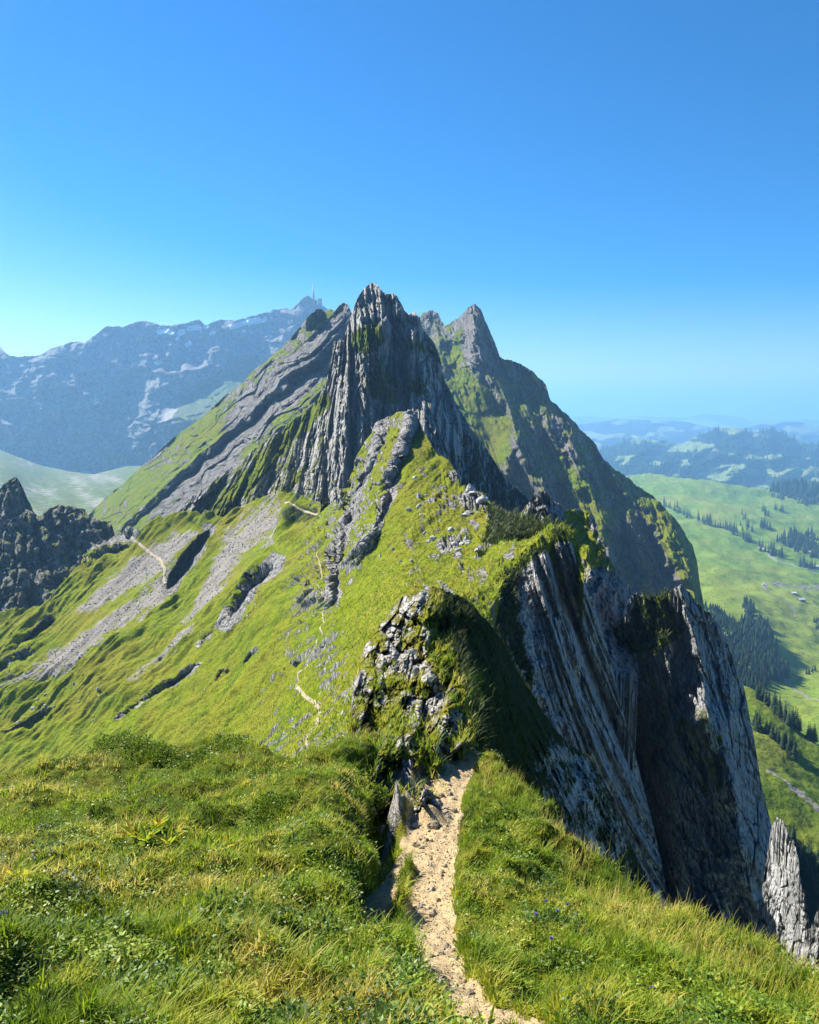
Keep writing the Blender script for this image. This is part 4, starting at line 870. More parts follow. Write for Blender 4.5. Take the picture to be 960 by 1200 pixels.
singles = [((503, 1031), .085, 'dark flat stone lying in the middle of the dirt path'), ((492, 1051), .06, 'small dark stone on the path below the flat one'),
           ((431, 1036), .10, 'pale stone in the grass strip left of the path'), ((497, 1112), .07, 'tiny stone in the narrow lower part of the path'), ((520, 1132), .06, 'pebble at the bend where the path meets the grass'),
           ((478, 1004), .12, 'pale stone between the two branches of the path'), ((512, 936), .22, 'largest pale rock half buried in the middle of the path'), ((498, 944), .18, 'grey rock just left of the big half buried one'),
           ((507, 962), .16, 'broken rock at the lower end of the path outcrop'), ((489, 962), .12, 'small pale rock at the left foot of the path outcrop'), ((519, 950), .12, 'rock on the right edge of the path outcrop'),
           ((540, 880), .16, 'pale stone near the top of the path under the knoll'), ((527, 893), .14, 'angular stone left of the path top'), ((513, 905), .15, 'tan stone on the slabs beside the upper path')]
for (x, y), s_, lb in singles: put_rock(fore, x, y, s_, 'stone', lb, 'stone', None, meshes=rocks_t if 'dark' not in lb else rocks, sink=.2)
for i in range(84):
    while True:
        x, y = random.uniform(450, 560), random.uniform(870, 1150)
        if fm(np.array([x]), np.array([y]))[0] > .8: break
    put_rock(fore, x, y, random.uniform(.03, .075) if y > 960 else random.uniform(.05, .14), 'stone', 'small tan stone scattered on the dirt path', 'stone', 'loose stones on the dirt path', meshes=rocks_t, sink=.2)
for (cx, cy, sx, sy, n, s0, s1, lb, grp) in (
        (552, 590, 9, 7, 16, 1.0, 2.6, 'white boulder in the heap on the grassy ridge crest', 'boulders heaped on the ridge crest'),
        (535, 640, 12, 5, 9, .8, 1.7, 'pale boulder in the band below the crest heap', 'boulders in the band below the crest'),
        (505, 600, 18, 22, 12, .6, 1.5, 'small pale boulder dotted over the upper ridge turf', 'boulders dotted on the upper ridge'),
        (575, 625, 8, 14, 7, .6, 1.4, 'pale boulder left of the dwarf pine shoulder', 'boulders by the dwarf pines'),
        (470, 655, 18, 22, 10, .4, .9, 'small boulder on the turf above the knoll', 'boulders on the turf above the knoll'),
        (398, 780, 22, 24, 12, .2, .55, 'small pale boulder on the slope left of the knoll', 'boulders left of the knoll'),
        (372, 870, 8, 8, 9, .2, .5, 'white rock beside the lower bend of the far path', 'rocks beside the far path'),
        (60, 810, 40, 22, 22, .7, 1.6, 'tiny dark boulder scattered low on the green slope', 'boulders low on the green slope')):
    for i in range(n):
        x, y = random.gauss(cx, sx), random.gauss(cy, sy)
        if x < 2 or y < np.interp(x, np.linspace(flank.x0, flank.x1, flank.nu), flank.T) + 2: continue
        put_rock(flank, x, y, random.uniform(s0, s1), 'boulder', lb, 'boulder', grp, tall=random.uniform(.7, 1.4), sink=.15)
# jumble of blocks on the sunny side of the knoll
for i in range(14):
    x, y = random.uniform(408, 548), random.uniform(700, 885)
    if kr(np.array([x]), np.array([y]))[0] < .45: continue
    d = knoll.at(np.array([x]), np.array([y]))[0][1]
    put_rock(knoll, x, y, random.uniform(.14, .36) * d / 20, 'boulder', 'white limestone block on the sunny side of the knoll', 'boulder', 'limestone blocks on the knoll', tall=random.uniform(.9, 2.2), sink=.35)
# gravel
r_ = np.random.default_rng(77)
gx = r_.uniform(440, 660, 40000); gy = r_.uniform(866, 1210, 40000); k = fm(gx, gy) > .55; gx, gy = gx[k][:4000], gy[k][:4000]
gp = fore.at(gx, gy); n = len(gp)
tet = np.array([(1, 0, 0), (-.5, .87, 0), (-.5, -.87, 0), (.1, .1, .9), (.2, -.3, .8)])
Sz = r_.uniform(.1, 1, n) ** 2 * .014 * (gp[:, 1] / 8 + .3); an = r_.uniform(0, 6.28, n)
TV = tet[None] * Sz[:, None, None] * r_.uniform(.6, 1.4, (n, 5, 3))
X = TV[..., 0] * np.cos(an)[:, None] - TV[..., 1] * np.sin(an)[:, None]; Y = TV[..., 0] * np.sin(an)[:, None] + TV[..., 1] * np.cos(an)[:, None]
TV = np.stack([X, Y, TV[..., 2]], -1) + gp[:, None]
TF = np.array([(0, 1, 3), (1, 2, 3), (2, 4, 3), (2, 0, 4), (0, 3, 4)])
tag(link('gravel', raw_mesh('gravel', TV.reshape(-1, 3), (np.arange(n)[:, None, None] * 5 + TF[None]).reshape(-1, 3), 3, False), M_tan), 'loose gravel on the dirt path', kind='stuff')

# stones of the scree fans
sx = r_.uniform(0, 345, 60000); sy = r_.uniform(570, 860, 60000); t_ = np.interp(sx, np.linspace(flank.x0, flank.x1, flank.nu), flank.T); k = (sy > t_ + 1); sx, sy = sx[k], sy[k]
k = flank.at(sx, sy, flank.masks['scree']) > .5; sx, sy = sx[k][:3500], sy[k][:3500]
gp = flank.at(sx, sy); n = len(gp); Sz = r_.uniform(.3, 1, n) ** 3 * .5
TV = tet[None] * Sz[:, None, None] * r_.uniform(.6, 1.4, (n, 5, 3)) + gp[:, None]
tag(link('scree', raw_mesh('scree', TV.reshape(-1, 3), (np.arange(n)[:, None, None] * 5 + TF[None]).reshape(-1, 3), 3, False), M_stone), 'broken stones of the pale scree fans', kind='stuff')

# ---- trodden paths on the far slopes
M_path = plain('trodden_limestone_path', [(.3, (.24, .20, .13)), (.7, (.36, .31, .22))], scale=.8, rough=.95)
def path(layer, pts, width, lift, label):
    pts = np.array(pts, float); seg = np.hypot(*np.diff(pts, axis=0).T); s = np.concatenate([[0], np.cumsum(seg)])
    t = np.linspace(0, s[-1], int(s[-1] * 1.2) + 2); x = np.interp(t, s, pts[:, 0]) + 1.2 * noise(t * .15, 0 * t, seed=12); y = np.interp(t, s, pts[:, 1]) + 1.0 * noise(t * .15, 0 * t, seed=13)
    c = layer.at(x, y); tg = np.gradient(c, axis=0); tg /= np.linalg.norm(tg, axis=1)[:, None]
    N = layer.at(x, y, layer.N); N /= np.linalg.norm(N, axis=1)[:, None]
    sd_ = np.cross(tg, N); sd_ /= np.linalg.norm(sd_, axis=1)[:, None]
    w_ = width * (1 + .4 * noise(t * .3, 0 * t, seed=14))
    row = np.stack([c + sd_ * (w_ * k)[:, None] + N * lift * (1 - abs(k) * 1.2) for k in (-.5, -.25, 0, .25, .5)])
    me = raw_mesh('path', row.reshape(-1, 3), grid_faces(5, len(t)), 4)
    return tag(link('path', me, M_path), label, kind='structure')
path(flank, [(349, 806), (358, 815), (368, 822), (373, 835), (371, 850), (366, 862), (360, 880)], .6, .06, 'footpath on the flank')
path(flank, [(375, 650), (372, 668), (377, 680), (379, 695), (385, 708), (383, 722), (378, 738), (376, 756), (369, 776), (356, 794), (349, 806)], .42, .06, 'footpath along the flank under the rock rib')
path(flank, [(147, 624), (158, 634), (172, 645), (188, 656), (194, 668), (192, 684)], 1.4, .25, 'path across the scree')
path(flank, [(335, 592), (350, 598), (372, 602)], 1.0, .2, 'path below the towers')
path(valley, [(890, 688), (897, 683), (912, 682), (940, 684), (970, 687)], 4, .5, 'farm track')

# ---- spruces
M_bark = plain('spruce_bark', [(.3, (.06, .045, .03)), (.7, (.12, .09, .06))], scale=2)
M_spruce = plain('spruce_needles', [(.3, (.012, .030, .014)), (.6, (.025, .055, .022)), (.8, (.045, .085, .030))], scale=.6, rough=.9)
def crown_mesh(seed, tiers=11, arms=11):
    r = random.Random(seed); V = []; Fc = []
    for t in range(tiers):
        f = t / (tiers - 1); z = .10 + .86 * f; R = .19 * (1 - f) ** .85 + .012
        for a in range(arms if f < .8 else 6):
            th = 6.283 * (a + r.random()) / arms; L = R * r.uniform(.65, 1.2); wd = .055 * (1 - .6 * f) * r.uniform(.8, 1.3)
            dx, dy = math.cos(th), math.sin(th); nx, ny = -dy, dx; dz = -.05 * (1 - f) * r.uniform(.5, 1.6)
            b = len(V)
            V += [(dx * .01, dy * .01, z + .035), (dx * L * .55 + nx * wd, dy * L * .55 + ny * wd, z + dz * .4), (dx * L, dy * L, z + dz), (dx * L * .55 - nx * wd, dy * L * .55 - ny * wd, z + dz * .4), (dx * L * .5, dy * L * .5, z + .015)]
            Fc += [(b, b+1, b+4), (b+1, b+2, b+4), (b+2, b+3, b+4), (b+3, b, b+4)]
    b = len(V); V += [(0, 0, 1.0), (.012, 0, .9), (-.006, .01, .9), (-.006, -.01, .9)]; Fc += [(b, b+1, b+2), (b, b+2, b+3), (b, b+3, b+1)]
    return raw_mesh('crown', V, Fc, 3, False)
def cyl_mesh(name, prof, seg=8):
    """prof: [(z, r)...]"""
    V = []; 
    for z, r in prof:
        V += [(r * math.cos(6.2832 * k / seg), r * math.sin(6.2832 * k / seg), z) for k in range(seg)]
    Fc = [(i * seg + k, i * seg + (k + 1) % seg, (i + 1) * seg + (k + 1) % seg, (i + 1) * seg + k) for i in range(len(prof) - 1) for k in range(seg)]
    return raw_mesh(name, V, Fc, 4)
tr_me = cyl_mesh('trunk', [(-.06, .022), (.1, .016), (.6, .008), (.95, .002)], 6); tr_me.materials.append(M_bark)
crowns = [crown_mesh(i) for i in range(4)]
for c in crowns: c.materials.append(M_spruce)
tree_n = [0]
def spruce(layer, px, py, h, label, group):
    if tree_n[0] >= 296: return
    tree_n[0] += 1
    p = layer.at(np.array([px]), np.array([py]))[0]
    e = empty('spruce_tree', p, random.uniform(0, 6.3), h); wd = random.uniform(.8, 1.25); e.scale = (h * wd, h * wd, h)
    tag(e, label, 'tree', group)
    for nm, me in (('trunk', tr_me), ('crown', random.choice(crowns))):
        o = bpy.data.objects.new(nm, me); COL.objects.link(o); o.parent = e
def along(layer, pts, n, j, h, label, group):
    pts = np.array(pts, float); seg = np.hypot(*np.diff(pts, axis=0).T); s = np.concatenate([[0], np.cumsum(seg)])
    for i in range(n):
        t = random.uniform(0, s[-1]); x = np.interp(t, s, pts[:, 0]) + random.gauss(0, j); y = np.interp(t, s, pts[:, 1]) + random.gauss(0, j * .5)
        spruce(layer, x, y, random.uniform(.7, 1.15) * h, label, group)
along(spur, [(884, 818), (900, 826), (915, 838), (930, 850), (945, 862), (960, 874)], 34, 2.5, 13, 'tall spruce in the row on the crest of the near green spur', 'spruces on the spur crest')
along(spur, [(884, 850), (905, 866), (922, 880), (932, 890)], 24, 3, 12, 'spruce in the short row halfway down the near spur', 'spruces halfway down the spur')
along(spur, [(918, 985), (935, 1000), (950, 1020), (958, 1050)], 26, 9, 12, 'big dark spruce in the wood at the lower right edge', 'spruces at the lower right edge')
along(valley, [(770, 592), (790, 598), (812, 606)], 14, 1.5, 35, 'spruce at the left end of the long tree line below the rocky mountain', 'spruces at the left end of the tree line')
along(valley, [(815, 606), (835, 614), (850, 620), (866, 630), (882, 638)], 44, 2.2, 35, 'spruce in the long tree line across the far meadow', 'spruces of the long tree line')
along(valley, [(868, 610), (875, 622), (882, 626)], 12, 2.2, 35, 'spruce in the upright clump above the long tree line', 'spruces of the upright clump')
along(valley, [(887, 620), (905, 624)], 14, 2, 35, 'spruce in the flat clump in the far meadow', 'spruces of the flat clump')
along(valley, [(891, 608), (900, 613)], 8, 2, 35, 'spruce in the small clump between the meadows', 'spruces of the small clump')
along(valley, [(909, 603), (918, 605)], 10, 2, 37, 'spruce in the dense round clump on the pale meadow', 'spruces of the round clump')
along(valley, [(914, 634), (935, 638), (960, 646)], 40, 4, 36, 'spruce in the broad wood at the right edge of the far meadow', 'spruces of the broad wood')
along(valley, [(888, 640), (905, 648), (920, 655)], 18, 2, 34, 'spruce in the short row above the curving track', 'spruces above the track')
along(valley, [(936, 660), (960, 668)], 14, 2, 34, 'spruce in the lowest group beside the farm', 'spruces beside the farm')
along(valley, [(903, 590), (925, 592), (950, 600)], 24, 3, 36, 'spruce in the furthest wood under the blue hills', 'spruces of the furthest wood')
along(valley, [(955, 728), (962, 745)], 6, 2, 18, 'lone dark spruce at the right edge below the hut', 'spruces below the hut')
along(valley, [(940, 795), (955, 780)], 6, 4, 14, 'young spruce in the hollow behind the spur', 'spruces in the hollow')
# a wood too dense to count below the fin, and on the hills
def forest(layers, label, hgt):
    V = []; Fc = []
    r = random.Random(9)
    for layer, pts in layers:
        for px, py in pts:
            p = layer.at(np.array([px]), np.array([py]))[0]; h = hgt * r.uniform(.7, 1.2) * (p[1] / 1500 if p[1] > 4000 else 1)
            b = len(V); seg = 6; R = h * .2; a0 = r.random()
            for zz, rr in ((.02, 1.0), (.35, .78), (.34, .55), (.68, .42)):
                V += [(p[0] + R * rr * r.uniform(.7, 1.2) * math.cos(a0 + 6.283 * k / seg), p[1] + R * rr * math.sin(a0 + 6.283 * k / seg), p[2] + h * zz) for k in range(seg)]
            V.append((p[0], p[1], p[2] + h)); V.append((p[0], p[1], p[2] + h))
            for j in range(3):
                for k in range(seg): Fc.append((b + j*seg + k, b + j*seg + (k+1) % seg, b + (j+1)*seg + (k+1) % seg, b + (j+1)*seg + k))
            for k in range(seg): Fc.append((b + 3*seg + k, b + 3*seg + (k+1) % seg, b + 4*seg, b + 4*seg + 1))
    me = raw_mesh('forest', V, np.array(Fc), 4, False)
    tag(link('forest', me, M_spruce), label, kind='stuff')
poly = [(826, 716), (838, 722), (852, 730), (868, 742), (886, 752), (895, 762), (893, 790), (900, 800), (880, 830), (850, 830)]
pp = [(random.uniform(820, 905), random.uniform(712, 830)) for _ in range(1800)]
q = sdf(np.array([a for a, b in pp]), np.array([b for a, b in pp]), poly)
forest([(valley, [c for c, k in zip(pp, q) if k > -1])], 'dense spruce wood below the big fin', 17)
for pl in ([(903, 574), (930, 571), (960, 576), (1010, 582), (1010, 601), (950, 604), (925, 593), (903, 584)], [(908, 631), (935, 629), (965, 641), (1010, 652), (1010, 668), (960, 657), (930, 648)], [(873, 716), (895, 740), (905, 770), (925, 790), (915, 800), (890, 790), (870, 750)]):
    xs = r_.uniform(865, 1012, 2600); ys = r_.uniform(568, 802, 2600); k = sdf(xs, ys, pl) + 3 * fbm(xs * .12, ys * .2, seed=77) > 0
    xs = np.concatenate([xs[k], xs[k] + r_.normal(0, 2.5, k.sum()), xs[k] + r_.normal(0, 2.5, k.sum())]); ys = np.concatenate([ys[k], ys[k] + r_.normal(0, 1.2, k.sum()), ys[k] + r_.normal(0, 1.2, k.sum())])
    forest([(valley, list(zip(xs, ys)))], 'closed spruce wood on the far meadow', 24)
hl = []
for lay, n in ((h3, 2600), ):
    xs = r_.uniform(660, 1000, n); ys = r_.uniform(500, 592, n); mk_ = lay.at(xs, ys, lay.masks['dark'])
    t = np.interp(xs, np.linspace(lay.x0, lay.x1, lay.nu), lay.T); b = np.interp(xs, np.linspace(lay.x0, lay.x1, lay.nu), lay.B)
    hl.append((lay, [(a, c) for a, c, m_, tt, bb in zip(xs, ys, mk_, t, b) if m_ > .5 and tt < c < bb]))
forest(hl, 'far woods covering the blue hills', 10)

# ---- alpine huts
M_wood = plain('weathered_boards', [(.3, (.10, .07, .05)), (.7, (.2, .15, .11))], scale=1)
M_roof = plain('pale_metal_roof', [(.3, (.45, .45, .46)), (.7, (.62, .62, .63))], scale=.5, rough=.5)
M_white = plain('white_render', [(.3, (.6, .6, .57)), (.7, (.75, .74, .7))], scale=.6)
def box(x0, x1, y0, y1, z0, z1):
    V = [(x, y, z) for z in (z0, z1) for y in (y0, y1) for x in (x0, x1)]
    return V, [(0, 2, 3, 1), (4, 5, 7, 6), (0, 1, 5, 4), (2, 6, 7, 3), (0, 4, 6, 2), (1, 3, 7, 5)]
def hut(px, py, L, W, H, rz, wall, label):
    p = valley.at(np.array([px]), np.array([py]))[0]; e = empty('alpine_hut', p, rz); tag(e, label, 'hut')
    V = [(-L, -W, -3), (L, -W, -3), (L, W, -3), (-L, W, -3), (-L, -W, H), (L, -W, H), (L, W, H), (-L, W, H), (-L, 0, H + W * .55), (L, 0, H + W * .55)]
    me = bpy.data.meshes.new('wall'); me.from_pydata(V, [], [(0, 1, 5, 4), (2, 3, 7, 6), (1, 2, 6, 9, 5), (3, 0, 4, 8, 7)]); link('wall', me, wall, e)
    o = 1.0; zt = H + W * .55 + .35; ze = H - .3; V = []
    for dz in (0, .3): V += [(-L - o, -W - o, ze + dz), (L + o, -W - o, ze + dz), (L + o, 0, zt + dz), (-L - o, 0, zt + dz), (L + o, W + o, ze + dz), (-L - o, W + o, ze + dz)]
    me = bpy.data.meshes.new('roof'); me.from_pydata(V, [], [(6, 7, 8, 9), (9, 8, 10, 11), (0, 3, 2, 1), (3, 5, 4, 2), (0, 1, 7, 6), (4, 5, 11, 10), (1, 2, 8, 7), (2, 4, 10, 8), (0, 6, 9, 3), (3, 9, 11, 5)]); link('roof', me, M_roof, e)
    v, f = box(-.8, .8, -W - .12, -W + .02, -.2, 2.1); me = bpy.data.meshes.new('door'); me.from_pydata(v, [], f); link('door', me, M_wood, e)
    for k in (-1, 1):
        v, f = box(k * L * .6 - .6, k * L * .6 + .6, -W - .1, -W + .02, 1, 2.2); me = bpy.data.meshes.new('window'); me.from_pydata(v, [], f); link('window', me, M_wood, e)
hut(937, 709, 8, 5, 4, .3, M_wood, 'long hut with pale roof standing alone on the green meadow')
hut(929, 701, 5, 3.5, 3, -.2, M_wood, 'small dark shed just above the lone long hut')
hut(957, 665, 9, 6, 5, .1, M_white, 'white farmhouse at the right edge beside the trees')
hut(947, 650, 6, 5, 4, .5, M_white, 'pale farm building above the white farmhouse')
hut(895, 690, 4, 3, 3, .7, M_white, 'tiny pale hut at the bend of the farm track')

# ---- summit station and mast
M_steel = plain('mast_steel', [(.3, (.30, .31, .33)), (.7, (.42, .43, .45))], scale=.1, rough=.5)
M_conc = plain('station_concrete', [(.3, (.30, .30, .30)), (.7, (.42, .41, .40))], scale=.05)
d_s = 4270
pb = P(367.5, 351, d_s)
e = empty('transmission_mast', pb); tag(e, 'tall thin transmission mast on the snowy left massif summit', 'mast')
link('mast_base', cyl_mesh('mast_base', [(-20, 9), (5, 8), (24, 6), (30, 5), (30.2, 4)], 12), M_steel, e)
link('mast_shaft', cyl_mesh('mast_shaft', [(30, 4), (52, 3.4), (52.5, 2.6), (76, 2), (76.5, 1.3), (100, .8), (108, .1)], 10), M_steel, e)
link('platform', cyl_mesh('platform', [(28, 3), (28, 8), (30.5, 8), (30.5, 3)], 12), M_steel, e)
pb = P(374.5, 353, d_s - 20)
e = empty('summit_station', pb, .4); tag(e, 'flat roofed summit building right beside the mast', 'building')
for nm, b_, mt in (('main_block', (-12, 12, -8, 8, -25, 9), M_conc), ('upper_block', (-2, 10, -6, 6, 9.01, 15), M_conc), ('window_band', (-11, 11, -8.3, -8.02, 3, 5.5), M_wood)):
    v, f = box(*b_); me = bpy.data.meshes.new(nm); me.from_pydata(v, [], f); link(nm, me, mt, e)

# ---- shrubs, broad-leaved plants, flowers
def leaf_cloud(name, n, R, Hh, size, mat, seed):
    r = np.random.default_rng(seed)
    d = r.normal(size=(n, 3)); d[:, 2] = np.abs(d[:, 2]); d /= np.linalg.norm(d, axis=1)[:, None]
    rr = (.45 + .55 * r.random(n) ** .5) * (1 + .35 * noise(d[:, 0] * 2.4, d[:, 1] * 2.4, d[:, 2] * 2.4, seed=seed))
    c = d * rr[:, None] * np.array([R, R, Hh])
    a = r.normal(size=(n, 3)) * .6 + d * .7; a /= np.linalg.norm(a, axis=1)[:, None]
    b = np.cross(a, r.normal(size=(n, 3))); b /= np.linalg.norm(b, axis=1)[:, None]
    L = size * r.uniform(.7, 1.4, n)[:, None]
    V = np.stack([c, c + a * L * .5 + b * L * .28, c + a * L, c + a * L * .5 - b * L * .28], 1)
    t = np.clip(.45 + .3 * noise(c[:, 0] * 9, c[:, 1] * 9, c[:, 2] * 9) + r.normal(0, .12, n), 0, 1)
    return raw_mesh(name, V.reshape(-1, 3), np.arange(4 * n).reshape(n, 4), 4, False, {'tint': np.repeat(t, 4)})
M_leaf = plain('shrub_leaves', [(0, (.03, .06, .008)), (.4, (.10, .17, .012)), (.7, (.22, .28, .02)), (1, (.36, .38, .05))], rough=.5, trans=.3, attr='tint')
M_stem = plain('woody_stems', [(.3, (.07, .05, .03)), (.7, (.13, .10, .06))], scale=20)
def stems_mesh(R, Hh, seed, n=9):
    r = random.Random(seed); V = []; Fc = []
    for i in range(n):
        th = r.uniform(0, 6.28); ex, ey, ez = R * .7 * math.cos(th), R * .7 * math.sin(th), Hh * .8
        b = len(V); w_ = .008
        for t in (0, .5, 1):
            cx, cy, cz = ex * t * t, ey * t * t, ez * t - .04
            for k in range(4): V.append((cx + w_ * (1 - .6 * t) * math.cos(k * 1.57), cy + w_ * (1 - .6 * t) * math.sin(k * 1.57), cz))
        for j in range(2):
            for k in range(4): Fc.append((b + j*4 + k, b + j*4 + (k+1) % 4, b + (j+1)*4 + (k+1) % 4, b + (j+1)*4 + k))
    return raw_mesh('stems', V, Fc, 4)
for i, (x, y, R, H_, lb) in enumerate(((138, 899, .55, .20, 'leafy shrub on the left skyline of the meadow'), (178, 903, .42, .14, 'smaller shrub touching the right side of the left skyline shrub'), (268, 897, .55, .20, 'broad shrub on the middle skyline of the meadow'),
        (225, 908, .45, .12, 'low shrub between the two skyline shrubs'), (318, 925, .34, .2, 'dark shrub below the right of the skyline shrubs'), (330, 962, .34, .2, 'dark shrub in the hollow near the left bank'), (125, 962, .26, .13, 'dark low shrub alone in the left meadow'),
        (70, 913, .45, .1, 'small shrub near the left end of the meadow skyline'), (592, 960, .26, .16, 'dark shrub right of the upper path'), (606, 1010, .2, .12, 'low shrub halfway down the right bank of the path'),
        (648, 1085, .2, .15, 'leafy shrub among purple flowers right of the path'), (665, 1125, .16, .12, 'small leafy shrub below the purple flowers'), (735, 1178, .12, .09, 'leafy plant at the bottom edge right of the path'), (575, 985, .22, .12, 'small shrub beside the yellow trampled grass'), (435, 930, .25, .14, 'shrub on the shaded left bank above the path'),
        (425, 1010, .2, .16, 'shrub in the shade of the left bank'))):
    p = fore.at(np.array([x]), np.array([y]))[0]; e = empty('shrub', p - np.array([0, 0, .05])); tag(e, lb, 'shrub', 'low shrubs in the meadow')
    link('foliage', leaf_cloud('foliage', int(900 + 4500 * R), R, H_, .035 if R > .2 else .022, M_leaf, 300 + i), M_leaf, e)
    link('stems', stems_mesh(R, H_, i), M_stem, e)
M_lance = plain('yellow_green_leaves', [(0, (.16, .28, .015)), (.5, (.34, .45, .02)), (.8, (.55, .50, .04)), (1, (.6, .34, .05))], rough=.45, trans=.4, attr='tint')
def rosette(seed, n, L, W):
    r = random.Random(seed); V = []; Fc = []; T = []
    for i in range(n):
        th = 6.283 * i / n + r.uniform(-.3, .3); el = r.uniform(.7, 1.35); l = L * r.uniform(.7, 1.15); w_ = W * r.uniform(.8, 1.2); dx, dy = math.cos(th), math.sin(th); tt = r.uniform(.1, .9)
        b = len(V)
        for s in range(6):
            t = s / 5; ww = w_ * math.sin(math.pi * min(.98, .12 + .88 * t)) ** .8 * .5; e_ = el - .7 * t
            hx = l * t * math.cos(el - .35 * t); hz = l * t * math.sin(el - .35 * t)
            for k in (-1, 0, 1): V.append((dx * hx - dy * ww * k, dy * hx + dx * ww * k, hz + (.012 if k else 0))); T.append(min(1, tt + .25 * t * t))
        for s in range(5):
            for k in range(2): Fc.append((b + s*3 + k, b + s*3 + k + 1, b + s*3 + k + 4, b + s*3 + k + 3))
    return raw_mesh('leaves', V, Fc, 4, True, {'tint': T})
spots = [(158, 992), (170, 996), (183, 990), (196, 998), (206, 1008), (216, 1013), (228, 1017), (240, 1022), (252, 1020), (203, 990), (222, 1000), (18, 1040), (34, 1046), (12, 1056), (268, 992), (328, 1030)]
for i, (x, y) in enumerate(spots):
    p = fore.at(np.array([x]), np.array([y]))[0]; e = empty('broadleaf_plant', p - np.array([0, 0, .01]), random.uniform(0, 6))
    place = 'in the cluster in the middle of the left meadow' if i < 11 else ('at the left edge of the meadow' if i < 14 else 'apart from the others in the meadow')
    tag(e, ('upright yellow green lance leaved plant ' + place) if i < 14 else ('lance leaved plant ' + ('above right of the yellow cluster' if i == 14 else 'near the lower end of the left bank')), 'plant', 'yellow green lance leaved plants')
    link('leaves', rosette(i, random.randint(9, 14), .20, .034), M_lance, e)
    link('stem', cyl_mesh('stem', [(-.03, .006), (.1, .004), (.16, .001)], 6), M_leaf, e)
for i, (x, y, lb) in enumerate(((150, 1172, 'tall single bladed plant at the bottom of the left meadow'), (205, 1180, 'broad bladed plant at the bottom of the picture left of the path'), (262, 1185, 'bladed plant between the bottom plants and the path'), (575, 1192, 'bladed plant at the bottom beside the path'), (850, 1185, 'bladed plant near the bottom right corner'), (160, 1090, 'pointed leaf plant in the lower left meadow'))):
    p = fore.at(np.array([x]), np.array([y]))[0]; e = empty('broadleaf_plant', p - np.array([0, 0, .01]), random.uniform(0, 6)); tag(e, lb, 'plant', 'green bladed plants low in the meadow')
    link('leaves', rosette(50 + i, random.randint(5, 8), .19, .022), M_leaf, e)
    link('stem', cyl_mesh('stem', [(-.03, .004), (.1, .003), (.13, .001)], 6), M_leaf, e)
M_petal = plain('lilac_petals', [(.3, (.26, .24, .55)), (.7, (.45, .42, .75))], scale=60, rough=.7)
def flower(x, y, h, r0, label):
    p = fore.at(np.array([x]), np.array([y]))[0]; e = empty('wild_flower', p); tag(e, label, 'flower', 'lilac wild flowers')
    link('stem', cyl_mesh('stem', [(-.03, .003), (h * .5, .0022), (h, .0018)], 6), M_leaf, e)
    r = np.random.default_rng(int(x)); n = 130; d = r.normal(size=(n, 3)); d[:, 2] = np.abs(d[:, 2]) * .7; d /= np.linalg.norm(d, axis=1)[:, None]
    b = np.cross(d, r.normal(size=(n, 3))); b /= np.linalg.norm(b, axis=1)[:, None]; c = np.array([0, 0, h])
    V = np.stack([c + d * r0 * .2, c + d * r0 * .7 + b * r0 * .2, c + d * r0, c + d * r0 * .7 - b * r0 * .2], 1)
    link('flower_head', raw_mesh('flower_head', V.reshape(-1, 3), np.arange(4 * n).reshape(n, 4), 4, False), M_petal, e)
flower(8, 1112, .22, .022, 'lilac scabious flower at the left edge of the meadow')
for i, (x, y, lb) in enumerate(((640, 1075, 'lilac flower head at the top of the purple clump'), (652, 1100, 'lilac flower in the middle of the purple clump'), (664, 1090, 'rightmost lilac flower of the purple clump'), (646, 1120, 'lowest lilac flower of the purple clump'), (765, 1176, 'small lilac flower near the bottom right'), (628, 1098, 'leftmost lilac flower of the purple clump'))):
    flower(x, y, .16 + .03 * (i % 3), .016, lb)

# ------------------------------------------------------------------ sky, sun, haze, camera
SUN_AZ, SUN_EL = 52.0, 40.0     # degrees left of the view, above the horizon
sd = Vector((-math.sin(rad(SUN_AZ)) * math.cos(rad(SUN_EL)), math.cos(rad(SUN_AZ)) * math.cos(rad(SUN_EL)), math.sin(rad(SUN_EL))))
w = bpy.data.worlds.new('World'); sc.world = w; w.use_nodes = True
nt = w.node_tree; bg = nt.nodes['Background']
sky = nt.nodes.new('ShaderNodeTexSky'); sky.sky_type = 'NISHITA'; sky.sun_disc = False
sky.sun_elevation = rad(SUN_EL); sky.sun_rotation = rad(-SUN_AZ); sky.altitude = 1900; sky.air_density = 1.0; sky.dust_density = 2.0; sky.ozone_density = 1.6
hs = nt.nodes.new('ShaderNodeHueSaturation'); hs.inputs['Saturation'].default_value = 1.85; hs.inputs['Hue'].default_value = .498
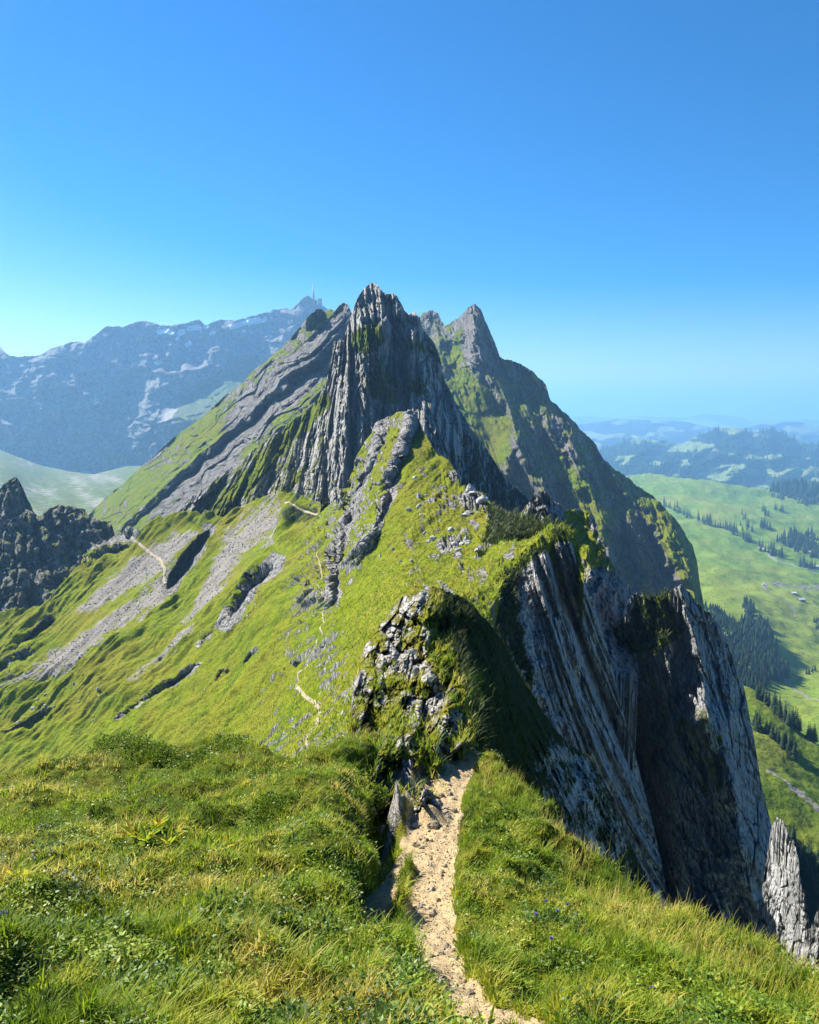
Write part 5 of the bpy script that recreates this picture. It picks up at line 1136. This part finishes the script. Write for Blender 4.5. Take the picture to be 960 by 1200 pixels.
ml = nt.nodes.new('ShaderNodeMix'); ml.data_type = 'RGBA'; ml.blend_type = 'MULTIPLY'; ml.inputs[0].default_value = 1; ml.inputs[7].default_value = (1.0, .95, 1.0, 1)
nt.links.new(sky.outputs[0], ml.inputs[6]); nt.links.new(ml.outputs[2], hs.inputs['Color']); nt.links.new(hs.outputs[0], bg.inputs['Color']); bg.inputs['Strength'].default_value = .053
sl = bpy.data.lights.new('sun', 'SUN'); sl.energy = 5.0; sl.angle = rad(.5); sl.color = (1, .93, .80)
so = bpy.data.objects.new('sun', sl); COL.objects.link(so); so.rotation_euler = sd.to_track_quat('Z', 'Y').to_euler()

t = NT('haze_air')
pv = t.n('ShaderNodeVolumePrincipled'); pv.inputs['Color'].default_value = (.27, .57, 1.0, 1); pv.inputs['Density'].default_value = HAZE; pv.inputs['Anisotropy'].default_value = .25
t.l(pv.outputs[0], t.out.inputs['Volume'])
x0, x1, y0, y1, z0, z1 = -60000, 60000, -4000, 60000, -1001, 760
V = [(x, y, z) for z in (z0, z1) for y in (y0, y1) for x in (x0, x1)]
hz = raw_mesh('haze', V, [(0, 2, 3, 1), (4, 5, 7, 6), (0, 1, 5, 4), (2, 6, 7, 3), (0, 4, 6, 2), (1, 3, 7, 5)], 4, False)
tag(link('haze', hz, t.m), 'thin blue haze filling the mountain air', kind='stuff')

cam = bpy.data.cameras.new('camera'); co = bpy.data.objects.new('camera', cam); COL.objects.link(co)
cam.sensor_fit = 'VERTICAL'; cam.sensor_height = 24; cam.lens = 24 * F / 1200; cam.clip_start = .1; cam.clip_end = 200000
co.location = (0, 0, 0); co.rotation_euler = (math.pi / 2 - PITCH, 0, 0); sc.camera = co
sc.view_settings.view_transform = 'Standard'; sc.view_settings.look = 'None'; sc.view_settings.exposure = 1.5; sc.view_settings.gamma = 1
cy = sc.cycles
cy.max_bounces = 4; cy.diffuse_bounces = 2; cy.glossy_bounces = 1; cy.transmission_bounces = 3; cy.volume_bounces = 1; cy.transparent_max_bounces = 4
cy.use_denoising = True
